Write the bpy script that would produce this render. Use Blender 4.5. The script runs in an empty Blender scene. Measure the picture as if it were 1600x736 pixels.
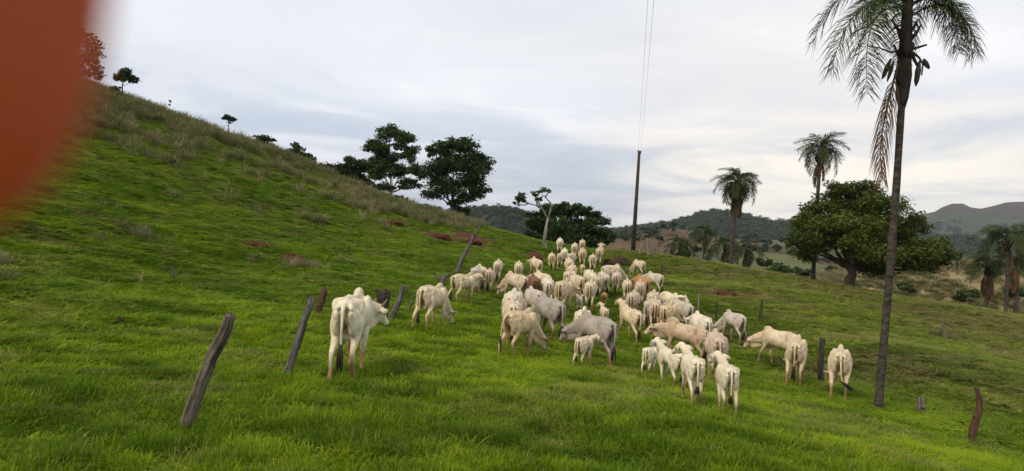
import bpy, bmesh, math, random
import numpy as np
from mathutils import Vector, Matrix, Euler
R = math.radians
SC = bpy.context.scene
COL = SC.collection

# ------------------------------------------------------------------ camera
EYE = np.array([0.0, 0.0, 2.7])
FPX = 1200.0                       # focal length in photograph pixels (1600 wide)
PITCH, ROLL = R(-0.72), R(3.0)
_f = np.array([0.0, math.cos(PITCH), math.sin(PITCH)])
_u0 = np.array([0.0, -math.sin(PITCH), math.cos(PITCH)])
_r0 = np.array([1.0, 0.0, 0.0])
_rt = _r0 * math.cos(ROLL) + _u0 * math.sin(ROLL)
_up = -_r0 * math.sin(ROLL) + _u0 * math.cos(ROLL)
cam_d = bpy.data.cameras.new('camera')
cam = bpy.data.objects.new('camera', cam_d)
COL.objects.link(cam)
m = Matrix.Identity(4)
for i in range(3):
    m[i][0], m[i][1], m[i][2], m[i][3] = _rt[i], _up[i], -_f[i], EYE[i]
cam.matrix_world = m
cam_d.sensor_width = 36.0
cam_d.lens = 36.0 * FPX / 1600.0
cam_d.clip_start = 0.004
cam_d.clip_end = 30000
cam_d.dof.use_dof = True
cam_d.dof.focus_distance = 24.0
cam_d.dof.aperture_fstop = 9.5
SC.camera = cam

# ------------------------------------------------------------------ light
SUN_EL, SUN_AZ = R(42), R(222)     # azimuth clockwise from +Y: behind the camera, a little to the left
w = bpy.data.worlds.new('World'); SC.world = w; w.use_nodes = True
nt = w.node_tree; nt.nodes.clear()
def N(t, **kw):
    n = nt.nodes.new(t)
    for k, v in kw.items(): setattr(n, k, v)
    return n
def L(a, b): nt.links.new(a, b)
def MATH(op, a, b=None, clamp=False):
    n = N('ShaderNodeMath', operation=op, use_clamp=clamp)
    for i, v in enumerate((a, b)):
        if v is None: continue
        if isinstance(v, (int, float)): n.inputs[i].default_value = v
        else: L(v, n.inputs[i])
    return n.outputs[0]
def RAMP(fac, stops, interp='EASE'):
    n = N('ShaderNodeValToRGB'); n.color_ramp.interpolation = interp
    el = n.color_ramp.elements
    while len(el) < len(stops): el.new(0.5)
    for e, (p, c) in zip(el, stops):
        e.position = p
        e.color = (*c, 1) if not isinstance(c, (int, float)) else (c, c, c, 1)
    L(fac, n.inputs[0]); return n.outputs[0]
def MIX(fac, a, b, bt='MIX'):
    n = N('ShaderNodeMix', data_type='RGBA', blend_type=bt)
    for sock, v in ((n.inputs[0], fac), (n.inputs[6], a), (n.inputs[7], b)):
        if isinstance(v, (int, float)): sock.default_value = v
        elif isinstance(v, tuple): sock.default_value = (*v, 1)
        else: L(v, sock)
    return n.outputs[2]
sky = N('ShaderNodeTexSky', sky_type='NISHITA', sun_disc=False)
sky.sun_elevation = SUN_EL; sky.sun_rotation = SUN_AZ
sky.air_density = 1.2; sky.dust_density = 2.0
tc = N('ShaderNodeTexCoord')
sep = N('ShaderNodeSeparateXYZ'); L(tc.outputs['Generated'], sep.inputs[0])
X, Y, Z = sep.outputs
zz = MATH('ADD', MATH('MAXIMUM', Z, 0.0), 0.10)
cmb = N('ShaderNodeCombineXYZ')
L(MATH('DIVIDE', X, zz), cmb.inputs[0]); L(MATH('DIVIDE', Y, zz), cmb.inputs[1])
def NOISE(vec, scale, detail, rough=0.55, dist=0.0, off=0.0):
    n = N('ShaderNodeTexNoise'); n.inputs['Scale'].default_value = scale
    n.inputs['Detail'].default_value = detail; n.inputs['Roughness'].default_value = rough
    n.inputs['Distortion'].default_value = dist
    mp = N('ShaderNodeMapping'); mp.inputs['Location'].default_value = (off, off * 0.7, off * 1.3)
    L(vec, mp.inputs[0]); L(mp.outputs[0], n.inputs['Vector'])
    return n.outputs[0]
n1 = NOISE(cmb.outputs[0], 0.5, 7, 0.55, 0.4, 3.1)
n2 = NOISE(cmb.outputs[0], 0.22, 3, 0.5, 0.3, 11.7)
n3 = NOISE(cmb.outputs[0], 0.8, 6, 0.55, 0.6, 27.0)
cloud = RAMP(n1, [(0.28, (0.60, 0.635, 0.70)), (0.47, (0.70, 0.72, 0.77)), (0.68, (0.83, 0.835, 0.855))])
big = RAMP(n2, [(0.35, 0.93), (0.65, 1.06)])
cloud = MIX(1.0, cloud, big, 'MULTIPLY')
# thin gaps low in the sky where the blue comes through, streaked by the far cloud sheets
low = RAMP(Z, [(0.0, 1.0), (0.10, 0.8), (0.22, 0.0)])
gap = RAMP(n3, [(0.40, 1.0), (0.66, 0.0)])
gapf = MATH('MULTIPLY', low, gap)
skyc = MIX(1.0, sky.outputs[0], (0.105, 0.10, 0.105), 'MULTIPLY')
blue = MIX(0.70, skyc, (0.31, 0.42, 0.60))
col = MIX(MATH('MULTIPLY', gapf, 0.68), cloud, blue)
# bright break in the overcast low over the hills, right of the view
dt = N('ShaderNodeVectorMath', operation='DOT_PRODUCT')
L(tc.outputs['Generated'], dt.inputs[0])
gv = Vector((0.40, 1.0, 0.085)).normalized(); dt.inputs[1].default_value = gv
glow = RAMP(dt.outputs['Value'], [(0.95, 0.0), (0.995, 1.0)])
glow = MATH('MULTIPLY', glow, RAMP(n3, [(0.30, 0.25), (0.6, 1.0)]))
glow = MATH('MULTIPLY', glow, RAMP(Z, [(0.0, 1.0), (0.09, 0.9), (0.2, 0.25)]))
col = MIX(glow, col, (1.0, 0.92, 0.80))
bg = N('ShaderNodeBackground'); L(col, bg.inputs[0]); bg.inputs[1].default_value = 1.0
out = N('ShaderNodeOutputWorld'); L(bg.outputs[0], out.inputs[0])
sun_d = bpy.data.lights.new('sun', 'SUN'); sun_d.energy = 2.0; sun_d.angle = R(18)
sun_d.color = (1.0, 0.86, 0.62)
sun = bpy.data.objects.new('sun', sun_d); COL.objects.link(sun)
sdir = Vector((math.sin(SUN_AZ) * math.cos(SUN_EL), math.cos(SUN_AZ) * math.cos(SUN_EL), math.sin(SUN_EL)))
sun.rotation_euler = sdir.to_track_quat('Z', 'Y').to_euler()
SC.view_settings.view_transform = 'Standard'; SC.view_settings.look = 'None'
SC.view_settings.exposure = 0.27; SC.view_settings.gamma = 1.0
SC.cycles.use_denoising = True; SC.cycles.denoiser = 'OPENIMAGEDENOISE'; SC.cycles.denoising_input_passes = 'RGB_ALBEDO_NORMAL'; SC.cycles.denoising_prefilter = 'NONE'; SC.cycles.max_bounces = 6; SC.cycles.diffuse_bounces = 3; SC.cycles.transmission_bounces = 3
SC.cycles.transparent_max_bounces = 4; SC.cycles.volume_bounces = 0

# ------------------------------------------------------------------ geometry helpers
def ray(px, py):
    """direction through a photograph pixel, scaled so that its forward depth is 1"""
    return (_f * FPX + _rt * (px - 800.0) - _up * (py - 368.0)) / FPX
def point(px, py, d): return EYE + ray(px, py) * d
def project(p):
    q = np.asarray(p) - EYE; z = q @ _f
    return 800 + FPX * (q @ _rt) / z, 368 - FPX * (q @ _up) / z, z
def mesh_np(name, verts, faces, mats=(), smooth=True, attrs=None):
    """verts (n,3); faces: list of arrays of equal-length polygons"""
    me = bpy.data.meshes.new(name)
    verts = np.asarray(verts, dtype=np.float32)
    if isinstance(faces, np.ndarray): faces = [faces]
    faces = [np.asarray(f, dtype=np.int32) for f in faces if len(f)]
    tot = np.concatenate([np.full(len(f), f.shape[1], np.int32) for f in faces])
    idx = np.concatenate([f.ravel() for f in faces])
    st = np.concatenate([[0], np.cumsum(tot)[:-1]]).astype(np.int32)
    me.vertices.add(len(verts)); me.vertices.foreach_set('co', verts.ravel())
    me.loops.add(len(idx)); me.loops.foreach_set('vertex_index', idx)
    me.polygons.add(len(tot)); me.polygons.foreach_set('loop_start', st)
    me.polygons.foreach_set('use_smooth', np.full(len(tot), smooth))
    for k, v in (attrs or {}).items():
        v = np.asarray(v, np.float32)
        if v.ndim == 1:
            a = me.attributes.new(k, 'FLOAT', 'POINT'); a.data.foreach_set('value', v)
        else:
            a = me.attributes.new(k, 'FLOAT_COLOR', 'POINT')
            a.data.foreach_set('color', np.concatenate([v, np.ones((len(v), 1), np.float32)], 1).ravel())
    me.update(calc_edges=True)
    for mt in mats: me.materials.append(mt)
    return me
def link(name, me, parent=None, loc=(0, 0, 0), rotz=0.0, scale=1.0):
    o = bpy.data.objects.new(name, me); COL.objects.link(o)
    o.location = loc; o.rotation_euler = (0, 0, rotz)
    o.scale = (scale,) * 3 if isinstance(scale, (int, float)) else scale
    if parent: o.parent = parent
    return o
def tag(o, label, cat, group=None, kind=None):
    if label: o['label'] = label
    if cat: o['category'] = cat
    if group: o['group'] = group
    if kind: o['kind'] = kind
    return o
def thing(name, label, cat, loc, rotz=0.0, group=None):
    o = bpy.data.objects.new(name, None); COL.objects.link(o); o.empty_display_size = 0.2
    o.location = loc; o.rotation_euler = (0, 0, rotz)
    return tag(o, label, cat, group)
def tube(pts, rad, seg=8, cap=True, wob=0.0, rng=None):
    """tapered tube through points; returns verts, quads, tris"""
    pts = np.asarray(pts, float); n = len(pts)
    rad = np.full(n, rad) if np.isscalar(rad) else np.asarray(rad, float)
    T = np.gradient(pts, axis=0); T /= np.linalg.norm(T, axis=1)[:, None] + 1e-9
    ref = np.array([0, 0, 1.0]) if abs(T[:, 2]).mean() < 0.8 else np.array([1.0, 0, 0])
    A = np.cross(T, ref); A /= np.linalg.norm(A, axis=1)[:, None] + 1e-9
    B = np.cross(T, A)
    th = np.linspace(0, 2 * np.pi, seg, endpoint=False)
    rr = rad[:, None] * np.ones((1, seg))
    if wob and rng is not None: rr = rr * (1 + rng.normal(0, wob, (n, seg)))
    V = pts[:, None, :] + rr[..., None] * (np.cos(th)[None, :, None] * A[:, None, :] + np.sin(th)[None, :, None] * B[:, None, :])
    V = V.reshape(-1, 3)
    i = np.arange(n - 1)[:, None] * seg; j = np.arange(seg)[None, :]; k = (j + 1) % seg
    Q = np.stack([i + j, i + k, i + seg + k, i + seg + j], -1).reshape(-1, 4)
    tris = np.zeros((0, 3), int)
    if cap:
        V = np.concatenate([V, pts[[0]], pts[[-1]]]); c0 = n * seg
        jj = np.arange(seg); kk = (jj + 1) % seg
        tris = np.concatenate([np.stack([kk, jj, np.full(seg, c0)], -1),
                               np.stack([(n - 1) * seg + jj, (n - 1) * seg + kk, np.full(seg, c0 + 1)], -1)])
    return V, Q, tris
class MB:
    def __init__(s): s.v = []; s.q = []; s.t = []; s.n = 0
    def add(s, V, Q=None, T=None):
        s.v.append(np.asarray(V, float))
        if Q is not None and len(Q): s.q.append(np.asarray(Q) + s.n)
        if T is not None and len(T): s.t.append(np.asarray(T) + s.n)
        s.n += len(V); return s
    def tube(s, *a, **k): return s.add(*tube(*a, **k))
    def mesh(s, name, mats, smooth=True, attrs=None):
        f = []
        if s.q: f.append(np.concatenate(s.q))
        if s.t: f.append(np.concatenate(s.t))
        return mesh_np(name, np.concatenate(s.v), f, mats, smooth, attrs)
def sphere_geo(c, r, nu=12, nv=8, rot=None):
    """ellipsoid verts/quads/tris"""
    th = np.linspace(0, 2 * np.pi, nu, endpoint=False); ph = np.linspace(0, np.pi, nv + 1)[1:-1]
    V = np.stack([np.outer(np.sin(ph), np.cos(th)), np.outer(np.sin(ph), np.sin(th)), np.outer(np.cos(ph), np.ones(nu))], -1).reshape(-1, 3)
    V = np.concatenate([V, [[0, 0, 1], [0, 0, -1]]]) * np.asarray(r)
    if rot is not None: V = V @ np.array(rot).T
    V = V + np.asarray(c)
    i = np.arange(nv - 2)[:, None] * nu; j = np.arange(nu)[None, :]; k = (j + 1) % nu
    Q = np.stack([i + j, i + nu + j, i + nu + k, i + k], -1).reshape(-1, 4)
    a = (nv - 1) * nu; jj = np.arange(nu); kk = (jj + 1) % nu; b = (nv - 2) * nu
    T = np.concatenate([np.stack([jj, kk, np.full(nu, a)], -1), np.stack([b + kk, b + jj, np.full(nu, a + 1)], -1)])
    return V, Q, T
def _hash(i, j, s):
    h = (i.astype(np.int64) * 374761393 + j.astype(np.int64) * 668265263 + s * 2147483647) & 0xffffffff
    h = ((h ^ (h >> 13)) * 1274126177) & 0xffffffff
    return ((h ^ (h >> 16)) & 0xffff) / 65535.0
def vnoise(x, y, s=0):
    x = np.asarray(x, float); y = np.asarray(y, float)
    i = np.floor(x).astype(np.int64); j = np.floor(y).astype(np.int64)
    fx = x - i; fy = y - j; fx = fx * fx * (3 - 2 * fx); fy = fy * fy * (3 - 2 * fy)
    a = _hash(i, j, s); b = _hash(i + 1, j, s); c = _hash(i, j + 1, s); d = _hash(i + 1, j + 1, s)
    return (a * (1 - fx) + b * fx) * (1 - fy) + (c * (1 - fx) + d * fx) * fy
def fbm(x, y, s=0, o=4, g=0.5):
    t = 0; a = 1; n = 0
    for k in range(o):
        t = t + a * vnoise(x * 2 ** k, y * 2 ** k, s + k * 17); n += a; a *= g
    return t / n
def sstep(a, b, x):
    t = np.clip((np.asarray(x, float) - a) / (b - a), 0, 1); return t * t * (3 - 2 * t)

# ------------------------------------------------------------------ materials
def mat(name, build):
    global nt
    mt = bpy.data.materials.new(name); mt.use_nodes = True
    keep = nt; nt = mt.node_tree; nt.nodes.clear()
    o = N('ShaderNodeOutputMaterial'); s = build(); L(s, o.inputs[0])
    nt = keep; return mt
def PRIN(color, rough=0.8, bump=None, spec=0.3, **kw):
    p = N('ShaderNodeBsdfPrincipled')
    if isinstance(color, tuple): p.inputs['Base Color'].default_value = (*color, 1)
    else: L(color, p.inputs['Base Color'])
    p.inputs['Roughness'].default_value = rough; p.inputs['Specular IOR Level'].default_value = spec
    for k, v in kw.items(): p.inputs[k].default_value = v
    if bump is not None:
        b = N('ShaderNodeBump'); b.inputs['Strength'].default_value = bump[1]; b.inputs['Distance'].default_value = bump[2]
        L(bump[0], b.inputs['Height']); L(b.outputs[0], p.inputs['Normal'])
    return p.outputs[0]
def ATTR(name, typ='GEOMETRY', out='Fac'):
    a = N('ShaderNodeAttribute'); a.attribute_name = name; a.attribute_type = typ; return a.outputs[out]
def OBJCO(): return N('ShaderNodeTexCoord').outputs['Object']
def leafy(color, transl=0.35, rough=0.6, spec=0.2):
    d = PRIN(color, rough, spec=spec)
    t = N('ShaderNodeBsdfTranslucent')
    if isinstance(color, tuple): t.inputs[0].default_value = (*color, 1)
    else: L(color, t.inputs[0])
    mx = N('ShaderNodeMixShader'); mx.inputs[0].default_value = transl
    L(d, mx.inputs[1]); L(t.outputs[0], mx.inputs[2]); return mx.outputs[0]
def _grass():
    tint = ATTR('tint', 'INSTANCER'); dry = ATTR('dry', 'INSTANCER'); bl = ATTR('blade'); tip = ATTR('tip')
    c = RAMP(tint, [(0.0, (0.028, 0.095, 0.002)), (0.35, (0.070, 0.190, 0.003)), (0.65, (0.120, 0.262, 0.004)), (1.0, (0.230, 0.335, 0.009))], 'LINEAR')
    c = MIX(bl, c, RAMP(tint, [(0.0, (0.045, 0.13, 0.003)), (1.0, (0.28, 0.39, 0.015))], 'LINEAR'))
    c = MIX(MATH('MULTIPLY', tip, 0.25), c, (0.28, 0.29, 0.035))
    c = MIX(dry, c, MIX(bl, (0.22, 0.17, 0.07), (0.34, 0.28, 0.13)))
    return leafy(c, 0.38, 0.75, 0.06)
M_GRASS = mat('grass_blades', _grass)
def _dry():
    tint = ATTR('tint', 'INSTANCER'); bl = ATTR('blade')
    c = RAMP(tint, [(0.0, (0.060, 0.090, 0.018)), (0.45, (0.125, 0.138, 0.045)), (1.0, (0.255, 0.228, 0.11))], 'LINEAR')
    c = MIX(MATH('MULTIPLY', bl, 0.45), c, (0.32, 0.27, 0.15))
    return leafy(c, 0.25, 0.7)
M_DRY = mat('straw_blades', _dry)
def _pasture():
    co = OBJCO(); soil = ATTR('soil'); dry = ATTR('dry')
    a = NOISE(co, 0.35, 8, 0.65); b = NOISE(co, 3.0, 6, 0.7, 0, 5); f = NOISE(co, 22.0, 4, 0.7, 0, 9)
    c = RAMP(a, [(0.3, (0.040, 0.075, 0.006)), (0.5, (0.075, 0.140, 0.008)), (0.7, (0.13, 0.19, 0.012))])
    c = MIX(RAMP(b, [(0.45, 0.0), (0.7, 0.75)]), c, (0.09, 0.065, 0.025))
    c = MIX(RAMP(f, [(0.4, 0.0), (0.75, 0.6)]), c, (0.12, 0.17, 0.02))
    c = MIX(MATH('MULTIPLY', dry, 0.8), c, (0.16, 0.13, 0.045))
    c = MIX(soil, c, MIX(f, (0.070, 0.026, 0.016), (0.13, 0.052, 0.032)))
    h = MATH('ADD', f, b)
    return PRIN(c, 0.95, (h, 0.9, 0.06), 0.1)
M_PAST = mat('pasture', _pasture)
def _valley():
    co = OBJCO(); v = ATTR('land', out='Color')
    a = NOISE(co, 0.03, 9, 0.7); b = NOISE(co, 0.25, 6, 0.7, 0, 4); s = NOISE(co, 0.012, 5, 0.6, 1.0, 9)
    c = MIX(1.0, v, RAMP(a, [(0.3, 0.65), (0.7, 1.35)]), 'MULTIPLY')
    c = MIX(RAMP(b, [(0.5, 0.0), (0.66, 0.45)]), c, (0.035, 0.055, 0.018))
    c = MIX(RAMP(s, [(0.56, 0.0), (0.7, 0.35)]), c, (0.12, 0.10, 0.05))
    return PRIN(c, 0.95, (MATH('ADD', a, b), 0.6, 1.5), 0.05)
M_VAL = mat('valley_land', _valley)
def _coat():
    oi = N('ShaderNodeObjectInfo'); co = OBJCO()
    dark = ATTR('dark'); mud_shade = ATTR('mud_shade'); grey = ATTR('grey')
    n = NOISE(co, 2.2, 4, 0.6); f = NOISE(co, 60, 3, 0.6, 0, 3); m2 = NOISE(co, 9, 5, 0.65, 0, 7)
    c = MIX(RAMP(n, [(0.35, 0.0), (0.65, 0.45)]), oi.outputs['Color'], (0.62, 0.45, 0.28), 'MULTIPLY')
    c = MIX(RAMP(m2, [(0.42, 0.0), (0.72, 0.55)]), c, MIX(1.0, oi.outputs['Color'], (0.62, 0.50, 0.38), 'MULTIPLY'))
    c = MIX(MATH('MULTIPLY', grey, 0.5), c, (0.26, 0.23, 0.20))
    mm = MATH('MULTIPLY', mud_shade, RAMP(m2, [(0.28, 0.55), (0.58, 1.0)]))
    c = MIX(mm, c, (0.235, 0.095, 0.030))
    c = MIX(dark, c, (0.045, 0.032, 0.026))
    sh = PRIN(c, 0.75, (MATH('ADD', f, MATH('MULTIPLY', n, 0.7)), 0.35, 0.012), 0.2)
    sh.node.inputs['Sheen Weight'].default_value = 0.08
    return sh
M_COAT = mat('cattle_coat', _coat)
M_HOOF = mat('hoof', lambda: PRIN(MIX(NOISE(OBJCO(), 14, 3), (0.06, 0.04, 0.03), (0.16, 0.075, 0.04)), 0.6))
M_HORN = mat('horn', lambda: PRIN(MIX(NOISE(OBJCO(), 18, 3), (0.10, 0.08, 0.06), (0.30, 0.24, 0.17)), 0.5))
M_EYE = mat('eye', lambda: PRIN((0.008, 0.006, 0.005), 0.15, spec=0.5))
M_TUFT = mat('tail_hair', lambda: PRIN(MIX(NOISE(OBJCO(), 30, 3), (0.010, 0.008, 0.008), (0.035, 0.027, 0.022)), 0.7))
def bark(a, b, sc=6.0, stretch=0.15, axis=False):
    def f():
        mp = N('ShaderNodeMapping'); L(ATTR('axis', out='Vector') if axis else OBJCO(), mp.inputs[0]); mp.inputs['Scale'].default_value = (1, 1, stretch)
        n = NOISE(mp.outputs[0], sc, 8, 0.7, 0.5); g = NOISE(OBJCO(), sc * 0.4, 4, 0.6, 0, 8)
        c = MIX(RAMP(n, [(0.32, 0.0), (0.68, 1.0)]), a, b)
        c = MIX(RAMP(g, [(0.5, 0.0), (0.75, 0.5)]), c, tuple(x * 0.6 for x in a))
        return PRIN(c, 0.9, (n, 0.9, 0.04), 0.15)
    return f
M_BARK = mat('bark', bark((0.035, 0.027, 0.022), (0.10, 0.08, 0.065), 5))
M_PALE = mat('pale_bark', bark((0.12, 0.112, 0.10), (0.32, 0.305, 0.28), 4))
M_POST = mat('weathered_post', bark((0.030, 0.024, 0.019), (0.23, 0.195, 0.155), 26, 0.05, True))
M_POSTG = mat('grey_post', bark((0.045, 0.042, 0.04), (0.20, 0.185, 0.17), 24, 0.06, True))
M_POSTD = mat('dark_post', bark((0.022, 0.018, 0.015), (0.085, 0.072, 0.06), 20, 0.06, True))
M_POSTR = mat('red_brown_post', bark((0.035, 0.02, 0.016), (0.15, 0.08, 0.055), 18, 0.1, True))
M_PALM = mat('palm_bark', bark((0.022, 0.018, 0.016), (0.105, 0.088, 0.078), 4, 3.2))
M_SHAFT = mat('palm_boots', bark((0.022, 0.019, 0.018), (0.075, 0.058, 0.045), 9, 0.2))
M_STALK = mat('palm_stalk', lambda: PRIN((0.055, 0.06, 0.025), 0.6))
def _deadpalm():
    c = MIX(NOISE(OBJCO(), 4, 4), (0.09, 0.05, 0.03), (0.20, 0.125, 0.075)); return leafy(c, 0.15, 0.8)
M_DEADP = mat('dead_frond', _deadpalm)
def leafmat(name, dark_c, light_c, tr=0.3):
    def f():
        v = ATTR('leaf'); c = RAMP(v, [(0.0, dark_c), (0.7, tuple((a + b) / 2 for a, b in zip(dark_c, light_c))), (1.0, light_c)], 'LINEAR')
        return leafy(c, tr, 0.5)
    return mat(name, f)
LF = {
 'dark': leafmat('leaf_dark', (0.024, 0.048, 0.014), (0.078, 0.125, 0.034)),
 'mid': leafmat('leaf_mid', (0.030, 0.062, 0.014), (0.105, 0.155, 0.035)),
 'mango': leafmat('leaf_mango', (0.042, 0.068, 0.010), (0.175, 0.195, 0.030)),
 'bright': leafmat('leaf_bright', (0.04, 0.09, 0.015), (0.12, 0.20, 0.03)),
 'shrub': leafmat('leaf_shrub', (0.038, 0.066, 0.020), (0.110, 0.145, 0.048)),
 'far': leafmat('leaf_far', (0.028, 0.054, 0.022), (0.075, 0.108, 0.040), 0.2),
 'palm': leafmat('leaf_palm', (0.026, 0.046, 0.014), (0.095, 0.120, 0.036), 0.3),
}
M_TERM = mat('termite_earth', lambda: PRIN(MIX(NOISE(OBJCO(), 7, 6, 0.7), (0.050, 0.020, 0.014), (0.125, 0.045, 0.030)), 0.95, (NOISE(OBJCO(), 12, 6, 0.7), 0.9, 0.06), 0.1))
M_TERMB = mat('brown_earth', lambda: PRIN(MIX(NOISE(OBJCO(), 7, 6, 0.7), (0.035, 0.026, 0.016), (0.085, 0.058, 0.035)), 0.95, (NOISE(OBJCO(), 12, 6, 0.7), 0.9, 0.06), 0.1))
M_WIRE = mat('wire', lambda: PRIN((0.16, 0.16, 0.14), 0.6, Metallic=0.5))
M_POLE = mat('pole_wood', bark((0.030, 0.024, 0.022), (0.075, 0.06, 0.052), 8, 0.08))
M_PORC = mat('porcelain', lambda: PRIN((0.08, 0.06, 0.055), 0.3))

# ------------------------------------------------------------------ terrain
CTRL = [  # photograph pixel of a ground spot and its depth in metres
 (800,736,8.4),(400,736,8.1),(100,736,7.8),(1200,736,9.9),(1590,736,14.4),(20,736,7.6),
 (20,600,10.5),(20,500,15),(20,400,23),(20,300,33),(20,200,47),(20,95,75),
 (150,600,11),(150,500,16.5),(150,400,27),(150,300,40),(150,210,55),(150,142,75),
 (300,600,12),(300,500,18),(300,400,32),(300,300,50),(300,192,78),
 (450,500,19.5),(450,400,37),(450,312,60),(450,246,80),(560,420,37),(560,350,60),(560,295,85),
 (650,420,40),(650,370,60),(650,331,88),(740,353,88),(740,395,55),(800,366,80),(800,400,62),(848,386,68),
 (285,681,9.2),(446,591,13.5),(552,588,13.8),(675,519,21),(708,477,29),(776,443,44),(809,444,45),(861,424,56),(876,400,65),
 (909,421,53),(1003,432,60),(920,487,34),(815,560,20),(945,574,19.5),(1118,600,20.5),(1137,653,13),(1310,628,19.5),(1150,538,32),(1215,572,26),
 (1372,632,19.5),(1517,692,17),(1438,645,20),(1473,533,35),(1283,597,24),
 (920,396,70),(945,392,69),(989,392,70),(1040,405,66),(1100,413,63),(1200,428,60),(1330,450,60),(1400,464,56),(1500,480,52),(1600,497,48),
 (1130,455,46),(1189,500,36),(1300,480,43),(1400,540,29),(1580,580,25),(1500,600,23)]
cp = np.array([point(*c) for c in CTRL])
HOR = lambda px: 362 + (px - 970) * 0.0524
def behind(px, d, z): p = point(px, HOR(px), d); return [p[0], p[1], 2.7 + z]
cp = np.concatenate([cp, [behind(*b) for b in (
 (-200,75,15),(-200,115,13),(0,118,9.5),(300,118,6),(560,118,-0.5),(740,118,-5),(850,105,-6),(950,100,-7),(1100,92,-8),(1300,88,-9),(1600,80,-11),(1800,60,-7),
 (0,150,5),(300,150,1),(560,150,-7),(740,150,-11),(950,150,-16),(1300,140,-19),(1600,130,-21),(1900,100,-18),(1900,30,-6))],
 [[0,0,0.0],[0,-15,0.2],[-15,0,1.2],[15,0,-1.2],[-40,-20,8],[40,-20,-6],[0,-50,0],[-60,20,13],[50,15,-7]]])
def tps_fit(P, lam=0.02):
    n = len(P); xy = P[:, :2] / 30.0
    d = np.linalg.norm(xy[:, None] - xy[None], axis=-1)
    K = np.where(d > 0, d * d * np.log(d + 1e-12), 0) + lam * np.eye(n)
    Q = np.concatenate([np.ones((n, 1)), xy], 1)
    A = np.block([[K, Q], [Q.T, np.zeros((3, 3))]])
    return xy, np.linalg.solve(A, np.concatenate([P[:, 2], [0, 0, 0]]))
TXY, TW = tps_fit(cp)
def near_h(x, y):
    sh = np.shape(x); q = np.stack([np.ravel(x), np.ravel(y)], -1) / 30.0
    o = np.empty(len(q))
    for s in range(0, len(q), 20000):
        c = q[s:s + 20000]; d = np.linalg.norm(c[:, None] - TXY[None], axis=-1)
        K = np.where(d > 0, d * d * np.log(d + 1e-12), 0)
        o[s:s + 20000] = K @ TW[:-3] + TW[-3] + c @ TW[-2:]
    return o.reshape(sh)
LAYERS = [  # depth, thickness, land colour, skyline (px, py)
 (150, 45, (0.30, 0.24, 0.13), [(1100,470),(1230,445),(1280,433),(1330,424),(1400,417),(1500,412),(1600,414),(1800,418)]),
 (260, 70, (0.105, 0.118, 0.055), [(1000,460),(1080,425),(1130,402),(1180,394),(1230,397),(1300,415),(1380,432)]),
 (330, 80, (0.14, 0.11, 0.06), [(1380,440),(1450,405),(1520,402),(1600,408),(1800,410)]),
 (480, 130, (0.115, 0.078, 0.048), [(850,420),(930,385),(965,370),(1010,361),(1060,360),(1130,371),(1200,384),(1320,402)]),
 (800, 180, (0.085, 0.10, 0.048), [(1060,400),(1130,384),(1200,374),(1260,368),(1340,372),(1450,392),(1600,398),(1800,400)]),
 (900, 160, (0.035, 0.06, 0.025), [(560,365),(650,347),(730,334),(785,330),(812,337),(845,353),(900,366)]),
 (1300, 260, (0.035, 0.06, 0.03), [(900,372),(990,362),(1040,356),(1070,347),(1095,339),(1115,337),(1150,341),(1180,348),(1205,355),(1240,357),(1330,364),(1450,380)]),
 (1900, 300, (0.07, 0.10, 0.045), [(1200,385),(1330,365),(1400,360),(1450,368),(1500,384),(1570,394),(1800,396)]),
 (3200, 800, (0.042, 0.060, 0.036), [(1250,380),(1340,362),(1400,345),(1440,335),(1458,332),(1468,326),(1484,321),(1500,322),(1512,328),(1530,331),(1550,327),(1568,322),(1590,320),(1620,322),(1700,316),(1900,330),(2200,350)]),
 (5600, 900, (0.07, 0.09, 0.06), [(-2000,300),(0,318),(500,345),(700,352),(900,357),(970,357),(1000,358),(1250,364),(1400,372),(1700,392),(3500,480)]),
]
def far_h(x, y):
    x = np.asarray(x, float); y = np.asarray(y, float)
    d = np.maximum(y, 1.0) ; r = np.hypot(x, y)
    px = 800 + FPX * x / np.maximum(y, 1e-3); px = np.where(y > 0.3 * np.abs(x), px, np.sign(x) * 4000 + 800)
    base = -32.0
    H = np.full(np.shape(x), base); li = np.full(np.shape(x), -1)
    for k, (d0, wd, c, prof) in enumerate(LAYERS):
        pf = np.array(prof, float)
        el = -(np.interp(px, pf[:, 0], pf[:, 1]) - HOR(px)) / FPX * d0
        fade = sstep(pf[0, 0] - 350, pf[0, 0], px) * (1 - sstep(pf[-1, 0], pf[-1, 0] + 350, px))
        t = (d - d0) / wd
        b = np.exp(-np.where(t < 0, t * t * 0.8, t * t)) * fade
        nz = (fbm(x / d0 * 9, y / d0 * 9, 40 + k, 4) - 0.5) * d0 * (0.018 if d0 > 3000 and d0 < 4000 else 0.010)
        z = base + (el - base) * b + nz * b
        li = np.where(z > H + 0.5, k, li); H = np.maximum(H, z)
    return H + 2.7, li
def ground(x, y):
    x = np.asarray(x, float); y = np.asarray(y, float); r = np.hypot(x, y)
    n = near_h(x, y)
    hill = sstep(-4, -18, x)
    n = n + (fbm(x / 6.0, y / 6.0, 3, 3) - 0.5) * 0.30 * sstep(6, 25, r) + (fbm(x / 1.3, y / 1.3, 5, 3) - 0.5) * (0.13 + 0.12 * hill)
    # cattle terraces across the slopes
    n = n + np.sin(n * 7.5 + 2.0 * fbm(x / 5, y / 5, 8, 2)) * 0.05 * hill
    f, _ = far_h(x, y)
    k = sstep(98, 132, r)
    return n * (1 - k) + f * k
def gz(x, y): return float(ground(np.array([x]), np.array([y]))[0])
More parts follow.
